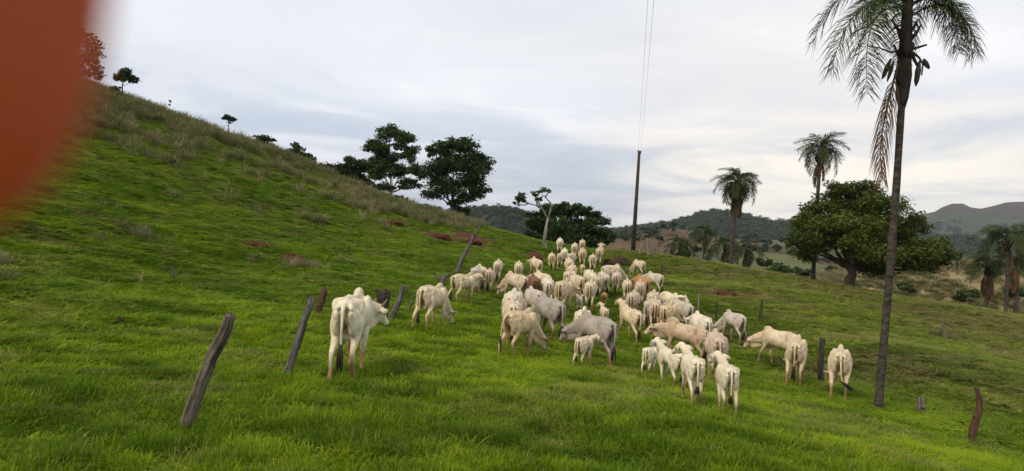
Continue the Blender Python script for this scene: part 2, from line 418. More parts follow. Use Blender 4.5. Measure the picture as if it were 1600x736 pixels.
def at(px, py, dmin=5.0, dmax=110.0):
    """where the sight line through a photograph pixel meets the ground"""
    d = np.concatenate([np.arange(dmin, 40, 0.1), np.arange(40, dmax, 0.25)]); q = EYE + ray(px, py)[None] * d[:, None]
    h = q[:, 2] - ground(q[:, 0], q[:, 1]); i = np.where(h < 0)[0]
    if len(i) == 0:
        i = [int(np.argmin(np.abs(h)))]
    p = q[i[0]]; return np.array([p[0], p[1], gz(p[0], p[1])]), float(d[i[0]])
def spot(px, d):
    """ground under the photograph column px at depth d"""
    p = EYE.copy()
    py = 400.0
    for _ in range(4):
        q = point(px, py, d); z = gz(q[0], q[1]); py = project((q[0], q[1], z))[1]
    return np.array([q[0], q[1], z])

SOIL = [(735,374,2.6,1.0),(690,368,1.5,.9),(742,398,1.6,.7),(612,346,1.3,.9),(400,378,.7,.9),(836,402,1.3,1.),(1130,456,1.6,.8),(965,408,1.8,.5),(720,425,.9,.8),
        (190,508,.35,.8),(15,505,.45,.8),(135,500,.4,.7),(120,638,.3,.8),(300,430,.4,.7),(560,545,.3,.5),(1000,490,.5,.6),(1560,690,.6,.5),(1140,668,.5,.6),(1110,672,.4,.6),(1065,420,1.2,.6)]
SOILW = [(at(a, b)[0], r, s) for a, b, r, s in SOIL]
def masks(x, y):
    soil = np.zeros(np.shape(x)); nz = fbm(x * 1.3, y * 0.8, 71, 4)
    for p, r, s in SOILW:
        dd = np.hypot(x - p[0], (y - p[1]) * 0.6) / r + (nz - 0.5) * 2.4
        soil = np.maximum(soil, s * (1 - sstep(0.55, 1.05, dd)))
    worn = sstep(0.66, 0.74, fbm(x / 1.1, y / 1.1, 93, 4)) * 0.65 * (y < 60)
    soil = np.maximum(soil, worn)
    pxx = 800 + FPX * x / np.maximum(y, 1e-3)
    right = sstep(6, 16, x) * sstep(17, 26, y)
    dry = right * 0.55 * sstep(0.36, 0.60, fbm(x / 3.2, y / 3.2, 81, 3)) + 0.38 * right
    hillm = sstep(-4, -14, x) * (sstep(0.52, 0.66, fbm(x / 2.6, y / 4.5, 83, 3)) * 0.20 + 0.0 * y)
    hillm = np.maximum(hillm, sstep(0.60, 0.70, fbm(x / 1.6, y / 1.6, 87, 3)) * 0.4)
    return soil, np.clip(dry + hillm, 0, 1)

az = np.concatenate([np.linspace(-180, -48, 34)[:-1], np.linspace(-48, 44, 470)[:-1], np.linspace(44, 180, 35)[:-1]]) * np.pi / 180
def polar(rs, close_center):
    A, RR = np.meshgrid(az, rs); x = RR * np.sin(A); y = RR * np.cos(A)
    V = np.stack([x.ravel(), y.ravel()], -1)
    na = len(az); i = np.arange(len(rs) - 1)[:, None] * na; j = np.arange(na)[None, :]; k = (j + 1) % na
    Q = np.stack([i + j, i + k, i + na + k, i + na + j], -1).reshape(-1, 4)
    T = np.zeros((0, 3), int)
    if close_center:
        V = np.concatenate([V, [[0, 0]]]); jj = np.arange(na); T = np.stack([jj, np.full(na, len(V) - 1), (jj + 1) % na], -1)
    return V, Q, T
R_EDGE = 110.0
rs = np.concatenate([np.linspace(1.5, 6, 6)[:-1], np.geomspace(6, R_EDGE, 250)])
V, Q, T = polar(rs, True)
h = ground(V[:, 0], V[:, 1]); so, dr = masks(V[:, 0], V[:, 1])
pasture = link('pasture', mesh_np('pasture', np.column_stack([V, h]), [Q, T], [M_PAST], attrs={'soil': so, 'dry': dr}))
tag(pasture, 'green grazed pasture sloping between hill and valley', None, kind='structure')
rs = np.geomspace(R_EDGE, 7600, 220)
V, Q, T = polar(rs, False)
h = ground(V[:, 0], V[:, 1]); hh, li = far_h(V[:, 0], V[:, 1])
cols = np.array([l[2] for l in LAYERS] + [(0.07, 0.10, 0.04)])[li]
pn = fbm(V[:, 0] / 60, V[:, 1] / 60, 91, 4)[:, None]
cols = np.where((li == 8)[:, None] & (h + 60 * (pn[:, 0] - .5) > 128)[:, None], np.array([[0.062, 0.048, 0.043]]), cols)
cols = np.where((li == 3)[:, None] & (pn > 0.56), np.array([[0.075, 0.085, 0.04]]), cols)
valley = link('valley', mesh_np('valley', np.column_stack([V, h]), [Q], [M_VAL], attrs={'land': cols}))
tag(valley, 'rolling valley land with wooded hills and far blue mountain', None, kind='structure')

# ------------------------------------------------------------------ grass and other ground cover
LIB = bpy.data.collections.new('tuft_library')
def tuft(name, nb, rad, hgt, wid, bend, seed, material):
    g = np.random.default_rng(seed); V = []; Q = []; T = []; A = []; P = []
    for b in range(nb):
        a = g.uniform(0, 6.283); r0 = rad * math.sqrt(g.uniform()); base = np.array([r0 * math.cos(a), r0 * math.sin(a), -0.03])
        a2 = a + g.normal(0, 0.9); d = np.array([math.cos(a2), math.sin(a2), 0]); sd = np.array([-d[1], d[0], 0])
        hh = hgt * g.uniform(0.55, 1.15); bb = bend * g.uniform(0.3, 1.3); ww = wid * g.uniform(0.7, 1.3)
        n = len(V); v = g.uniform()
        for t, wf in ((0, 0.8), (0.45, 1.0), (0.8, 0.65)):
            c = base + d * (bb * hh * t * t) + np.array([0, 0, hh * (t - 0.28 * bb * t * t)])
            V += [c - sd * ww * wf / 2, c + sd * ww * wf / 2]; A += [v, v]; P += [t, t]
        V.append(base + d * bb * hh + np.array([0, 0, hh * (1 - 0.38 * bb)])); A.append(v); P.append(1.0)
        Q += [(n, n + 1, n + 3, n + 2), (n + 2, n + 3, n + 5, n + 4)]; T.append((n + 4, n + 5, n + 6))
    me = mesh_np(name, np.array(V), [np.array(Q), np.array(T)], [material], True, {'blade': np.array(A), 'tip': np.array(P)})
    return bpy.data.objects.new(name, me)
def scatter(name, pts, lib, pick, rot, scl, attrs, label):
    """one stuff object that instances the library meshes on its points with geometry nodes"""
    c = bpy.data.collections.new(name + '_set')
    for o in lib: c.objects.link(o)
    me = mesh_np(name, pts, np.zeros((0, 3), int), ()) if False else bpy.data.meshes.new(name)
    me.vertices.add(len(pts)); me.vertices.foreach_set('co', np.asarray(pts, np.float32).ravel())
    def fa(k, v, t='FLOAT'):
        a = me.attributes.new(k, t, 'POINT')
        a.data.foreach_set('vector' if t == 'FLOAT_VECTOR' else 'value', np.asarray(v, np.int32 if t == 'INT' else np.float32).ravel())
    fa('pick', pick, 'INT'); fa('rot', rot, 'FLOAT_VECTOR'); fa('scl', scl, 'FLOAT_VECTOR')
    for k, v in attrs.items(): fa(k, v)
    o = link(name, me)
    ng = bpy.data.node_groups.new(name, 'GeometryNodeTree')
    ng.interface.new_socket('Geometry', in_out='INPUT', socket_type='NodeSocketGeometry')
    ng.interface.new_socket('Geometry', in_out='OUTPUT', socket_type='NodeSocketGeometry')
    gi = ng.nodes.new('NodeGroupInput'); go = ng.nodes.new('NodeGroupOutput')
    ci = ng.nodes.new('GeometryNodeCollectionInfo'); ci.inputs['Collection'].default_value = c
    ci.inputs['Separate Children'].default_value = True; ci.inputs['Reset Children'].default_value = True
    ip = ng.nodes.new('GeometryNodeInstanceOnPoints'); ip.inputs['Pick Instance'].default_value = True
    def na(k, t):
        n = ng.nodes.new('GeometryNodeInputNamedAttribute'); n.data_type = t; n.inputs['Name'].default_value = k; return n.outputs[0]
    ng.links.new(gi.outputs[0], ip.inputs['Points']); ng.links.new(ci.outputs[0], ip.inputs['Instance'])
    ng.links.new(na('pick', 'INT'), ip.inputs['Instance Index'])
    ng.links.new(na('rot', 'FLOAT_VECTOR'), ip.inputs['Rotation']); ng.links.new(na('scl', 'FLOAT_VECTOR'), ip.inputs['Scale'])
    ng.links.new(ip.outputs[0], go.inputs[0])
    md = o.modifiers.new('scatter', 'NODES'); md.node_group = ng
    tag(o, label, None, kind='stuff'); return o
g = np.random.default_rng(5)
def polar_pts(n, r0, r1, power, a0=-44, a1=40):
    u = g.uniform(size=n); p = 2 - power
    r = (r0 ** p + u * (r1 ** p - r0 ** p)) ** (1 / p); a = np.radians(g.uniform(a0, a1, n))
    return r * np.sin(a), r * np.cos(a), r
def slope(x, y):
    e = 0.4; return (ground(x + e, y) - ground(x - e, y)) / (2 * e), (ground(x, y + e) - ground(x, y - e)) / (2 * e)
x, y, r = polar_pts(280000, 5.2, 105, 1.70)
so, dr = masks(x, y); keep = g.uniform(size=len(x)) > so * 0.95
x, y, r, dr = x[keep], y[keep], r[keep], dr[keep]
z = ground(x, y)
lush = sstep(0.35, 0.65, fbm(x / 0.7, y / 0.7, 51, 3))
flat = sstep(-9, -4, x) * (1 - sstep(5, 10, x - 0.0 * y)) * (1 - sstep(28, 45, y)) + (1 - sstep(12, 20, r))
flat = np.clip(flat, 0, 1)
sx = (0.55 + 0.55 * (r / 9) ** 0.55) * g.uniform(0.7, 1.3, len(x))
clumpn = sstep(0.50, 0.72, fbm(x / 0.55, y / 0.55, 57, 2))
hz = (0.48 + 0.75 * lush * flat + 0.25 * flat + 0.65 * clumpn * (0.35 + 0.65 * flat)) * (0.80 + 0.25 * (r / 9) ** 0.35) * g.uniform(0.7, 1.25, len(x)) * (1 - 0.25 * dr) * (1 - 0.36 * sstep(10.5, 15, r))
tint = np.clip(0.52 + 1.1 * (fbm(x / 2.0, y / 2.0, 61, 4) - 0.5) + 0.7 * (fbm(x / 9, y / 9, 63, 3) - 0.5) + 1.1 * (vnoise(x / 0.33, y / 0.33, 64) - 0.5) * (0.4 + 0.6 * flat) - 0.15 * clumpn + g.normal(0, 0.23, len(x)), 0, 1)
dryv = np.clip(dr * g.uniform(0.3, 1.0, len(x)) + (g.uniform(size=len(x)) < 0.05) * 0.6, 0, 1)
lib = [tuft('grass_tuft', 24, 0.12, 0.165, 0.010, 1.0, 100 + k, M_GRASS) for k in range(5)] + [tuft('weed_tuft', 16, 0.10, 0.13, 0.045, 1.5, 130 + k, M_GRASS) for k in range(2)]
scatter('pasture_grass', np.column_stack([x, y, z]), lib, np.where(g.uniform(size=len(x)) < 0.03 + 0.25 * (vnoise(x / 0.8, y / 0.8, 66) > 0.70), g.integers(5, 7, len(x)), g.integers(0, 5, len(x))),
        np.column_stack([g.normal(0, 0.12, len(x)), g.normal(0, 0.12, len(x)), g.uniform(0, 6.28, len(x))]),
        np.column_stack([sx, sx, hz]), {'tint': tint, 'dry': dryv}, 'short green grass covering the whole pasture')
# straw-coloured tussocks, thickest along the crest of the left hill
x, y, r = polar_pts(26000, 22, 100, 1.0, -44, -1)
z = ground(x, y); pr = np.array([project(p) for p in zip(x, y, z)])
crest = np.interp(pr[:, 0], [-100, 150, 300, 450, 560, 650, 740], [80, 140, 190, 245, 295, 331, 352])
band = np.interp(pr[:, 0], [-100, 150, 300, 450, 560, 650, 740], [130, 110, 62, 45, 36, 22, 8])
t = (pr[:, 1] - crest) / band
pk = np.clip(1.1 - t, 0, 1) * 1.2 * sstep(0.44, 0.58, fbm(x / 1.5, y / 1.9, 95, 3)) * (x < -3)
extra = (sstep(0.76, 0.86, fbm(x / 1.6, y / 2.0, 97, 2)) * 0.3) * (x < -8)
keep = g.uniform(size=len(x)) < np.maximum(pk, extra)
x, y, z, r = x[keep], y[keep], z[keep], r[keep]
extra_pts = []
for a, b, n, rr in ((215,368,26,.55),(468,418,24,.45),(490,345,12,.5),(1473,528,16,.45),(690,440,8,.3),(250,250,10,1.0)):
    p = at(a, b)[0]
    for _ in range(n): extra_pts.append((p[0] + g.normal(0, rr), p[1] + g.normal(0, rr)))
e = np.array(extra_pts); x = np.concatenate([x, e[:, 0]]); y = np.concatenate([y, e[:, 1]]); z = ground(x, y); r = np.hypot(x, y)
lib = [tuft('straw_tuft', 40, 0.17, 0.62, 0.014, 0.65, 200 + k, M_DRY) for k in range(4)]
s = g.uniform(0.55, 1.25, len(x)) * np.where(r > 50, 1.65, 0.85)
scatter('dry_grass', np.column_stack([x, y, z]), lib, g.integers(0, 4, len(x)),
        np.column_stack([g.normal(0, 0.15, len(x)), g.normal(0, 0.15, len(x)), g.uniform(0, 6.28, len(x))]),
        np.column_stack([s * 1.2, s * 1.2, s * 0.85]), {'tint': np.clip(fbm(x / 3, y / 3, 33, 3) * 1.2 - 0.1 + g.normal(0, .2, len(x)), 0, 1)},
        'tall straw coloured tussocks along the hill crest')

x, y, r = polar_pts(16000, 112, 210, 0.6, 8, 42)
zf, li = far_h(x, y); kp = (li == 0) & (g.uniform(size=len(x)) < sstep(.30, .55, fbm(x / 9, y / 9, 12, 3)) + .12)
x, y = x[kp], y[kp]; s = g.uniform(1.0, 2.2, len(x))
scatter('straw_grass', np.column_stack([x, y, ground(x, y) - .05]), lib, g.integers(0, 4, len(x)),
        np.column_stack([g.normal(0, 0.15, len(x)), g.normal(0, 0.15, len(x)), g.uniform(0, 6.28, len(x))]),
        np.column_stack([s * 1.9, s * 1.9, s * 0.8]), {'tint': np.clip(fbm(x / 14, y / 14, 35, 3) * 1.6 - .35 + g.normal(0, .22, len(x)), 0, 1)},
        'rough straw and scrub covering the hill behind the broad tree')

# ------------------------------------------------------------------ trees
def leaves(centers, radii, n, size, rng, shell=0.55, flat=1.0, drop=None):
    """n folded leaf faces spread through ellipsoid clumps"""
    C = np.asarray(centers, float); Rr = np.asarray(radii, float)
    wgt = Rr.prod(1) ** (2 / 3); k = rng.choice(len(C), n, p=wgt / wgt.sum())
    v = rng.normal(size=(n, 3)); v /= np.linalg.norm(v, axis=1)[:, None]
    rad = rng.uniform(size=n) ** 0.42 * 1.08; rad *= np.where(rng.uniform(size=n) < 0.14, rng.uniform(1.0, 1.55, n), 1)
    P = C[k] + v * Rr[k] * rad[:, None]
    ax = rng.normal(size=(n, 3)); ax[:, 2] *= 0.5; ax /= np.linalg.norm(ax, axis=1)[:, None]
    bx = np.cross(ax, rng.normal(size=(n, 3)) * 0.6 + np.array([0, 0, 1.0])); bx /= np.linalg.norm(bx, axis=1)[:, None] + 1e-9
    nn = np.cross(ax, bx)
    s = size * rng.uniform(0.6, 1.4, n)[:, None]
    V = np.stack([P - ax * s, P + bx * s * 0.42 + nn * s * 0.12, P + ax * s - np.array([0, 0, 1]) * s * 0.25, P - bx * s * 0.42 + nn * s * 0.12], 1).reshape(-1, 3)
    Q = np.arange(4 * n).reshape(n, 4)
    lf = np.repeat(np.clip(rng.normal(0.42, 0.24, n) + rng.normal(0, 0.15, len(C))[k], 0, 1), 4)
    return V, Q, lf
def subclumps(clumps, rng, per=7, f=0.5):
    C = []; Rr = []
    for c, r in clumps:
        c = np.array(c, float); r = np.array(r, float)
        for _ in range(per):
            v = rng.normal(size=3); v /= np.linalg.norm(v)
            C.append(c + v * r * rng.uniform(0.25, 1.0) ** .7); Rr.append(np.array([1, 1, .8]) * r * f * rng.uniform(0.6, 1.3))
    return C, Rr
def limbs(mb, base, fork, targets, r0, rng, sides=7):
    base = np.array(base, float); fork = np.array(fork, float)
    n = 6; t = np.linspace(0, 1, n)[:, None]
    P = base + (fork - base) * t + rng.normal(0, 0.03, (n, 3)) * np.linalg.norm(fork - base) * np.sin(np.pi * t)
    mb.tube(P, r0 * (1.35 - 0.6 * t[:, 0] + 0.35 * (t[:, 0] == 0)), sides, True, 0.05, rng)
    for c in targets:
        c = np.array(c, float); q = fork - (fork - base) * rng.uniform(0, 0.25)
        mid = q * 0.5 + c * 0.5 + np.array([0, 0, -0.08]) * np.linalg.norm(c - q) + rng.normal(0, 0.06, 3) * np.linalg.norm(c - q)
        tt = np.linspace(0, 1, 7)[:, None]
        P = q * (1 - tt) ** 2 + mid * 2 * tt * (1 - tt) + c * tt ** 2 + rng.normal(0, 0.015, (7, 3)) * np.linalg.norm(c - q)
        mb.tube(P, np.linspace(r0 * 0.55, r0 * 0.09, 7), 5, True)
def tree(name, label, cat, px, d, base_py, clumps, leafkind, n, size, r0, fork=None, group=None, bark_m=None, seed=1, per=13, f=0.42, sink=0.3):
    """clumps given as photograph (px, py, rx px, ry px, depth offset m); the tree stands on the ground at depth d"""
    rng = np.random.default_rng(seed)
    b = spot(px, d)
    if base_py is not None:                     # where the trunk foot shows, keep that pixel
        q = point(px, base_py, d); b = np.array([q[0], q[1], min(gz(q[0], q[1]), q[2])])
    s = d / FPX
    cl = [(point(cx, cy, d + dz) - b, np.array([rx * s, (rx + ry) * 0.5 * s, ry * s])) for cx, cy, rx, ry, dz in clumps]
    o = thing(name, label, cat, tuple(b), 0, group)
    fk = point(fork[0], fork[1], d) - b if fork else np.array(cl[0][0]) * 0.4
    mb = MB(); limbs(mb, (0, 0, -sink), fk, [c for c, r in cl], r0, rng)
    C, Rr = subclumps(cl, rng, per, f)
    for c in C[::3]:
        near = min((cc for cc, r in cl), key=lambda q: np.linalg.norm(q - c))
        mb.tube(np.array([near, (near + c) / 2 + rng.normal(0, 0.1, 3), c]), [r0 * 0.14, r0 * 0.1, r0 * 0.05], 4, False)
    link('trunk', mb.mesh('trunk', [bark_m or M_BARK]), o)
    V, Q, lf = leaves(C, Rr, n, size, rng)
    link('crown', mesh_np('crown', V, [Q], [LF[leafkind]], False, {'leaf': lf}), o)
    return o
G_CREST = 'trees on the crest of the left hill'
tree('tree', 'large tree at the top left of the hill, half hidden by the blurred finger', 'tree', 92, 80, None,
     [(92,80,42,30,0),(120,62,32,22,1),(140,95,22,16,-1),(60,95,40,30,0),(150,117,14,8,-1),(95,115,34,16,1)], 'mid', 5000, .26, .22, (92,120), seed=1)
tree('tree', 'small bushy tree on a thin trunk, just right of the blurred finger', 'tree', 190, 76, 146,
     [(198,118,13,9,0),(188,120,9,7,.4),(208,124,8,6,-.3),(194,112,8,5,0)], 'dark', 1500, .17, .07, (192,130), seed=2)
tree('shrub', 'low dark bush at the foot of the small bushy crest tree', 'shrub', 180, 76, 142, [(180,138,7,4,0),(176,140,5,3,0)], 'dark', 260, .16, .04, seed=3)
tree('sapling', 'tiny two-tufted sapling alone on the crest skyline', 'sapling', 264, 78, 172, [(265,158,2.2,1.6,0),(264,164,2,1.6,0)], 'dark', 70, .12, .025, seed=4, per=2)
tree('tree', 'small flat topped tree on a thin stem in the middle of the crest', 'tree', 357, 80, 208, [(352,184,5,4,0),(361,187,8,5,0),(356,181,5,3,0)], 'dark', 700, .16, .05, (357,195), seed=5)
tree('shrub', 'low grey green bush on the skyline, left of the feathery one', 'shrub', 412, 90, None, [(404,219,11,7,0),(417,222,14,10,0),(427,231,10,8,0)], 'shrub', 1700, .2, .06, seed=6)
tree('shrub', 'open feathery bush on the skyline left of the spreading tree', 'shrub', 470, 92, None, [(464,237,14,9,0),(462,229,7,6,0),(486,248,11,9,0),(474,243,13,9,0),(450,238,6,5,0)], 'shrub', 1900, .21, .06, seed=7)
tree('tree', 'wide low dark tree leaning left beside the tall open crowned tree', 'tree', 575, 104, None,
     [(520,262,20,12,0),(548,256,26,15,0),(575,258,22,14,1),(540,276,28,14,0),(565,280,20,12,1),(595,262,18,12,1),(585,300,12,9,0)], 'dark', 10000, .22, .2, (580,285), seed=8)
tree('tree', 'tall open crowned tree with sky showing between its leaf clumps', 'tree', 609, 94, 318,
     [(607,209,21,13,0),(585,226,17,12,.5),(632,224,20,14,-.5),(608,235,24,13,0),(598,252,21,11,.6),(640,240,12,12,0),(650,266,16,9,-.6),(618,268,22,10,.3),(588,272,15,10,.5),(600,290,18,8,0),(640,288,18,8,-.4),(660,272,10,8,-.5)],
     'mid', 17000, .19, .13, (611,298), seed=9, per=15, f=.50)
tree('tree', 'dense dark rounded tree, tallest on the right of the crest', 'tree', 708, 92, 346,
     [(722,228,26,14,0),(690,235,22,13,.6),(745,248,22,15,-.5),(710,252,34,18,0),(685,272,22,15,.5),(735,272,28,16,-.3),(705,292,32,16,0),(745,296,16,12,-.4),(680,300,18,12,.3),(720,312,20,9,0),(762,264,9,9,0),(674,236,7,8,0)],
     'dark', 19000, .20, .22, (709,318), seed=10, per=15, f=.48)
tree('shrub', 'tiny bush under the tall open crowned tree', 'shrub', 628, 96, None, [(624,309,7,4,0),(633,311,6,4,0)], 'shrub', 350, .18, .04, seed=11)
tree('shrub', 'row of low bushes in the dip between the two tall crest trees', 'shrub', 668, 92, None, [(652,321,8,4,0),(664,322,9,5,0),(678,326,9,6,0)], 'shrub', 800, .18, .05, seed=12)
tree('shrub', 'rounded dark bush at the trunk of the dense dark tree', 'shrub', 716, 94, None, [(712,328,15,8,0),(722,332,13,9,0)], 'mid', 1300, .2, .08, seed=13)
tree('tree', 'dark rounded tree behind the pale trunked bare tree', 'tree', 850, 92, None,
     [(838,345,18,16,0),(855,330,18,12,0),(880,326,16,10,.5),(860,355,26,18,0),(835,365,18,18,0),(880,345,18,14,.5),(872,372,26,16,0)], 'dark', 13000, .21, .25, (852,372), seed=14)
tree('tree', 'yellow green leafy tree in front of the dark trees', 'tree', 876, 86, None, [(876,350,14,12,0),(884,362,14,11,0),(868,366,12,10,0)], 'mid', 2400, .23, .14, (876,375), seed=15)
tree('tree', 'wide dark tree at the head of the herd, left of the power pole', 'tree', 922, 92, None,
     [(905,330,16,10,0),(925,332,13,9,.3),(918,350,28,16,0),(940,360,20,18,0),(905,365,22,18,0),(930,378,32,14,0)], 'dark', 13000, .21, .25, (922,375), seed=16)
# bare tree with a pale trunk
rng = np.random.default_rng(17); b, dd = at(849, 384, dmax=80); s = dd / FPX
bare = thing('bare_tree', 'pale trunked half bare tree bending left above the herd', 'tree', tuple(b))
pp = lambda px, py, dz=0: point(px, py, dd + dz) - b
mb = MB()
mb.tube([pp(849,386), pp(851,370), pp(854,352), pp(856,341)], [.18, .15, .13, .115], 9, True, .04, rng)
for path, r in (([(856,342),(848,328),(838,321),(826,318),(815,314)], .095), ([(856,342),(860,330),(861,318),(852,308),(846,304)], .095), ([(840,322),(838,310),(833,302)], .11), ([(861,320),(864,322)], .12), ([(848,328),(842,316),(840,306)], .1), ([(826,318),(818,321),(810,318)], .07), ([(852,308),(856,302),(858,299)], .07)):
    mb.tube([pp(px, py, i * .2) for i, (px, py) in enumerate(path)], np.linspace(r, r * .35, len(path)), 6, True, .05, rng)
link('trunk', mb.mesh('trunk', [M_PALE]), bare)
cl = [(pp(815,308), np.array([9,9,5]) * s), (pp(808,317), np.array([5,5,3]) * s), (pp(836,301), np.array([7,7,4]) * s), (pp(852,299), np.array([8,8,4]) * s), (pp(822,312), np.array([8,8,4]) * s), (pp(842,312), np.array([4,4,3]) * s)]
C, Rr = subclumps([(c, r * 1.35) for c, r in cl], rng, 7, .42); Vv, Qq, lf = leaves(C, Rr, 900, .15, rng)
link('crown', mesh_np('crown', Vv, [Qq], [LF['mid']], False, {'leaf': lf}), bare)
# mango-like tree on the right
tree('tree', 'broad rounded green tree standing alone on the right ridge behind the tall palm', 'tree', 1329, 60, 446,
     [(1330,315,44,26,0),(1285,335,34,28,.8),(1375,325,38,28,-.8),(1415,348,36,30,0),(1255,365,26,28,0),(1300,370,44,34,-1.5),(1360,375,50,36,-2),(1420,392,46,30,-1),(1455,400,30,24,0),(1262,392,22,14,0),(1310,300,22,16,0),(1390,405,50,22,0),(1350,296,24,14,0),(1240,378,12,12,0),(1468,392,20,20,0),(1474,408,14,10,0)],
     'mango', 64000, .135, .34, (1328,412), seed=18, per=20, f=.44)
def palm_frond(L_, n, rng, droop=1.0, leaf=0.55, dead=False, arch=0.55, wid=.014):
    """a feather leaf along +x from the origin; returns MB verts for stalk and leaflets and a leaf attribute"""
    t = np.linspace(0, 1, 14)
    if dead: P = np.stack([L_ * 0.10 * np.sin(t * 2.5), 0.05 * L_ * np.sin(t * 5), -L_ * t], -1)
    else: P = np.stack([L_ * (0.88 * t - 0.16 * t ** 3 * droop), 0.06 * L_ * np.sin(t * 2 + rng.uniform(-1, 1)) * t, L_ * (arch * t - (0.35 + 0.75 * droop) * t ** 2.1)], -1)
    mb = MB(); mb.tube(P, np.linspace(0.035, 0.006, 14) * L_ / 3.2, 4, False)
    ns = mb.n
    V = []; Q = []; A = []
    T = np.gradient(P, axis=0); T /= np.linalg.norm(T, axis=1)[:, None]
    for i in range(n):
        u = 0.14 + 0.86 * (i + rng.uniform(0, .8)) / n; u = min(u, 0.995); k = u * 13; k0 = min(int(k), 12); fr = k - k0
        p = P[k0] * (1 - fr) + P[k0 + 1] * fr; tt = T[k0] * (1 - fr) + T[k0 + 1] * fr
        side = np.cross(tt, [0, 0, 1.0]); side /= np.linalg.norm(side) + 1e-6
        if dead: side = np.array([math.cos(i * 2.4), math.sin(i * 2.4), 0])
        up = np.cross(side, tt)
        ll = leaf * (0.55 + 0.75 * math.sin(math.pi * min(1, u * .92 + .08)) ** .7) * rng.uniform(.8, 1.15) * L_ / 3.2
        for sgn in (-1, 1):
            lift = rng.uniform(-.35, .65)
            dr = side * sgn * (0.35 if dead else 0.85) + tt * 0.55 + up * lift * (0 if dead else 1); dr /= np.linalg.norm(dr)
            wv = np.cross(dr, up + rng.normal(0, .4, 3)); wv /= np.linalg.norm(wv) + 1e-6; wd = wid * L_ / 3.2 * rng.uniform(.8, 1.2)
            a = p; b_ = p + dr * ll * .5 + np.array([0, 0, -1]) * ll * .05 * droop; c = p + dr * ll * .93 + np.array([0, 0, -1]) * ll * (.42 * droop + (.4 if dead else 0))
            n0 = len(V); V += [a - wv * wd * .5, a + wv * wd * .5, b_ - wv * wd, b_ + wv * wd, c - wv * wd * .2, c + wv * wd * .2]
            Q += [(n0, n0 + 1, n0 + 3, n0 + 2), (n0 + 2, n0 + 3, n0 + 5, n0 + 4)]; A += [rng.uniform()] * 6
    mb.add(np.array(V), np.array(Q))
    return mb, np.concatenate([np.full(ns, .2), A])
def frond_set(L_, n, seed, k=5, leaf=.55, droop=(.7, 1.25), wid=.016):
    out = []
    for i in range(k):
        rng = np.random.default_rng(seed + i); mb, at_ = palm_frond(L_, n, rng, rng.uniform(*droop), leaf, False, rng.uniform(.35, .75), wid)
        out.append(mb.mesh('frond', [LF['palm']], False, {'leaf': at_}))
    return out
def dead_set(L_, n, seed, k=2, wid=.014):
    out = []
    for i in range(k):
        mb, at_ = palm_frond(L_, n, np.random.default_rng(seed + i), 1, .42, True, .55, wid); out.append(mb.mesh('dead_frond', [M_DEADP], False, {'leaf': at_}))
    return out
FR_NEAR = frond_set(3.3, 110, 300, 6, .72, (.75, 1.2), .013); FR_MID = frond_set(3.0, 60, 320, 5, .72, (.85, 1.4), .028); FR_SM = frond_set(2.2, 30, 340, 3, .7, (.8, 1.3), .06)
DEAD = dead_set(2.6, 46, 360, 3, .04)
for mm in FR_MID + FR_SM: pass
def palm(name, label, pts, d, r0, fronds, spread, scale=1.0, nd=2, shaft=0.7, seed=1, group=None, head=1.0):
    """pts: photograph pixels of the trunk from foot to crown; spread: list of (azimuth deg, pitch deg, length factor)"""
    rng = np.random.default_rng(seed)
    q = point(pts[0][0], pts[0][1], d); b = np.array([q[0], q[1], gz(q[0], q[1])])
    P = [point(a, c, d) - b for a, c in pts]; P[0] = np.array([P[0][0], P[0][1], min(P[0][2], 0) - .25])
    P = np.array(P); t = np.linspace(0, len(P) - 1, 22); Pi = np.stack([np.interp(t, np.arange(len(P)), P[:, k]) for k in range(3)], -1)
    o = thing(name, label, 'palm', tuple(b), 0, group)
    mb = MB(); rr = np.interp(np.linspace(0, 1, 22), [0, .08, .5, 1], [r0 * 1.3, r0 * 1.05, r0, r0 * .8]); rr = rr * (1 + .05 * np.sin(np.arange(22) * 2.1))
    mb.tube(Pi, rr, 10, True, .03, rng); link('trunk', mb.mesh('trunk', [M_PALM]), o)
    top = P[-1]; mb = MB()
    hh = shaft
    mb.tube([top + np.array([0, 0, z_ * hh]) for z_ in (-.55, -.4, -.1, .3, .7, 1.3)], [r0 * .8, r0 * 1.6, r0 * 1.85, r0 * 1.5, r0 * 1.25, r0 * .5], 10, True, .08, rng)
    for k in range(9):
        a = rng.uniform(0, 6.28); z0 = rng.uniform(-.25, .6) * hh
        d0 = np.array([math.cos(a), math.sin(a), 0]); p0 = top + np.array([0, 0, z0]) + d0 * r0 * 1.2
        mb.tube([p0, p0 + d0 * .12 * head + np.array([0, 0, .14 * head]), p0 + d0 * .22 * head + np.array([0, 0, .34 * head])], [.05 * head, .04 * head, .02 * head], 5, True)
    link('crown_shaft', mb.mesh('crown_shaft', [M_SHAFT]), o)
    for i, (a, pi, lf) in enumerate(spread):
        f_ = link('frond', fronds[i % len(fronds)], o, tuple(top + np.array([math.cos(R(a)) * r0, math.sin(R(a)) * r0, .75 * hh + rng.uniform(-.1, .25) * hh])))
        f_.rotation_euler = (rng.uniform(-.25, .25), R(-pi), R(a)); s_ = scale * lf; f_.scale = (s_, s_, s_)
    for k in range(nd):
        a = rng.uniform(0, 360); f_ = link('dead_frond', DEAD[k % 3], o, tuple(top + np.array([math.cos(R(a)) * r0, math.sin(R(a)) * r0, -.1])))
        s_ = scale * rng.uniform(.55, 1.15); f_.scale = (s_, s_, s_); f_.rotation_euler = (0, 0, R(a))
    return o, top, b
def ring(n, pmin, pmax, seed, a0=0):
    rng = np.random.default_rng(seed)
    return [(a0 + i * 137.5 + rng.uniform(-12, 12), pmin + (pmax - pmin) * (i / (n - 1)) + rng.uniform(-6, 6), rng.uniform(.85, 1.1)) for i in range(n)]
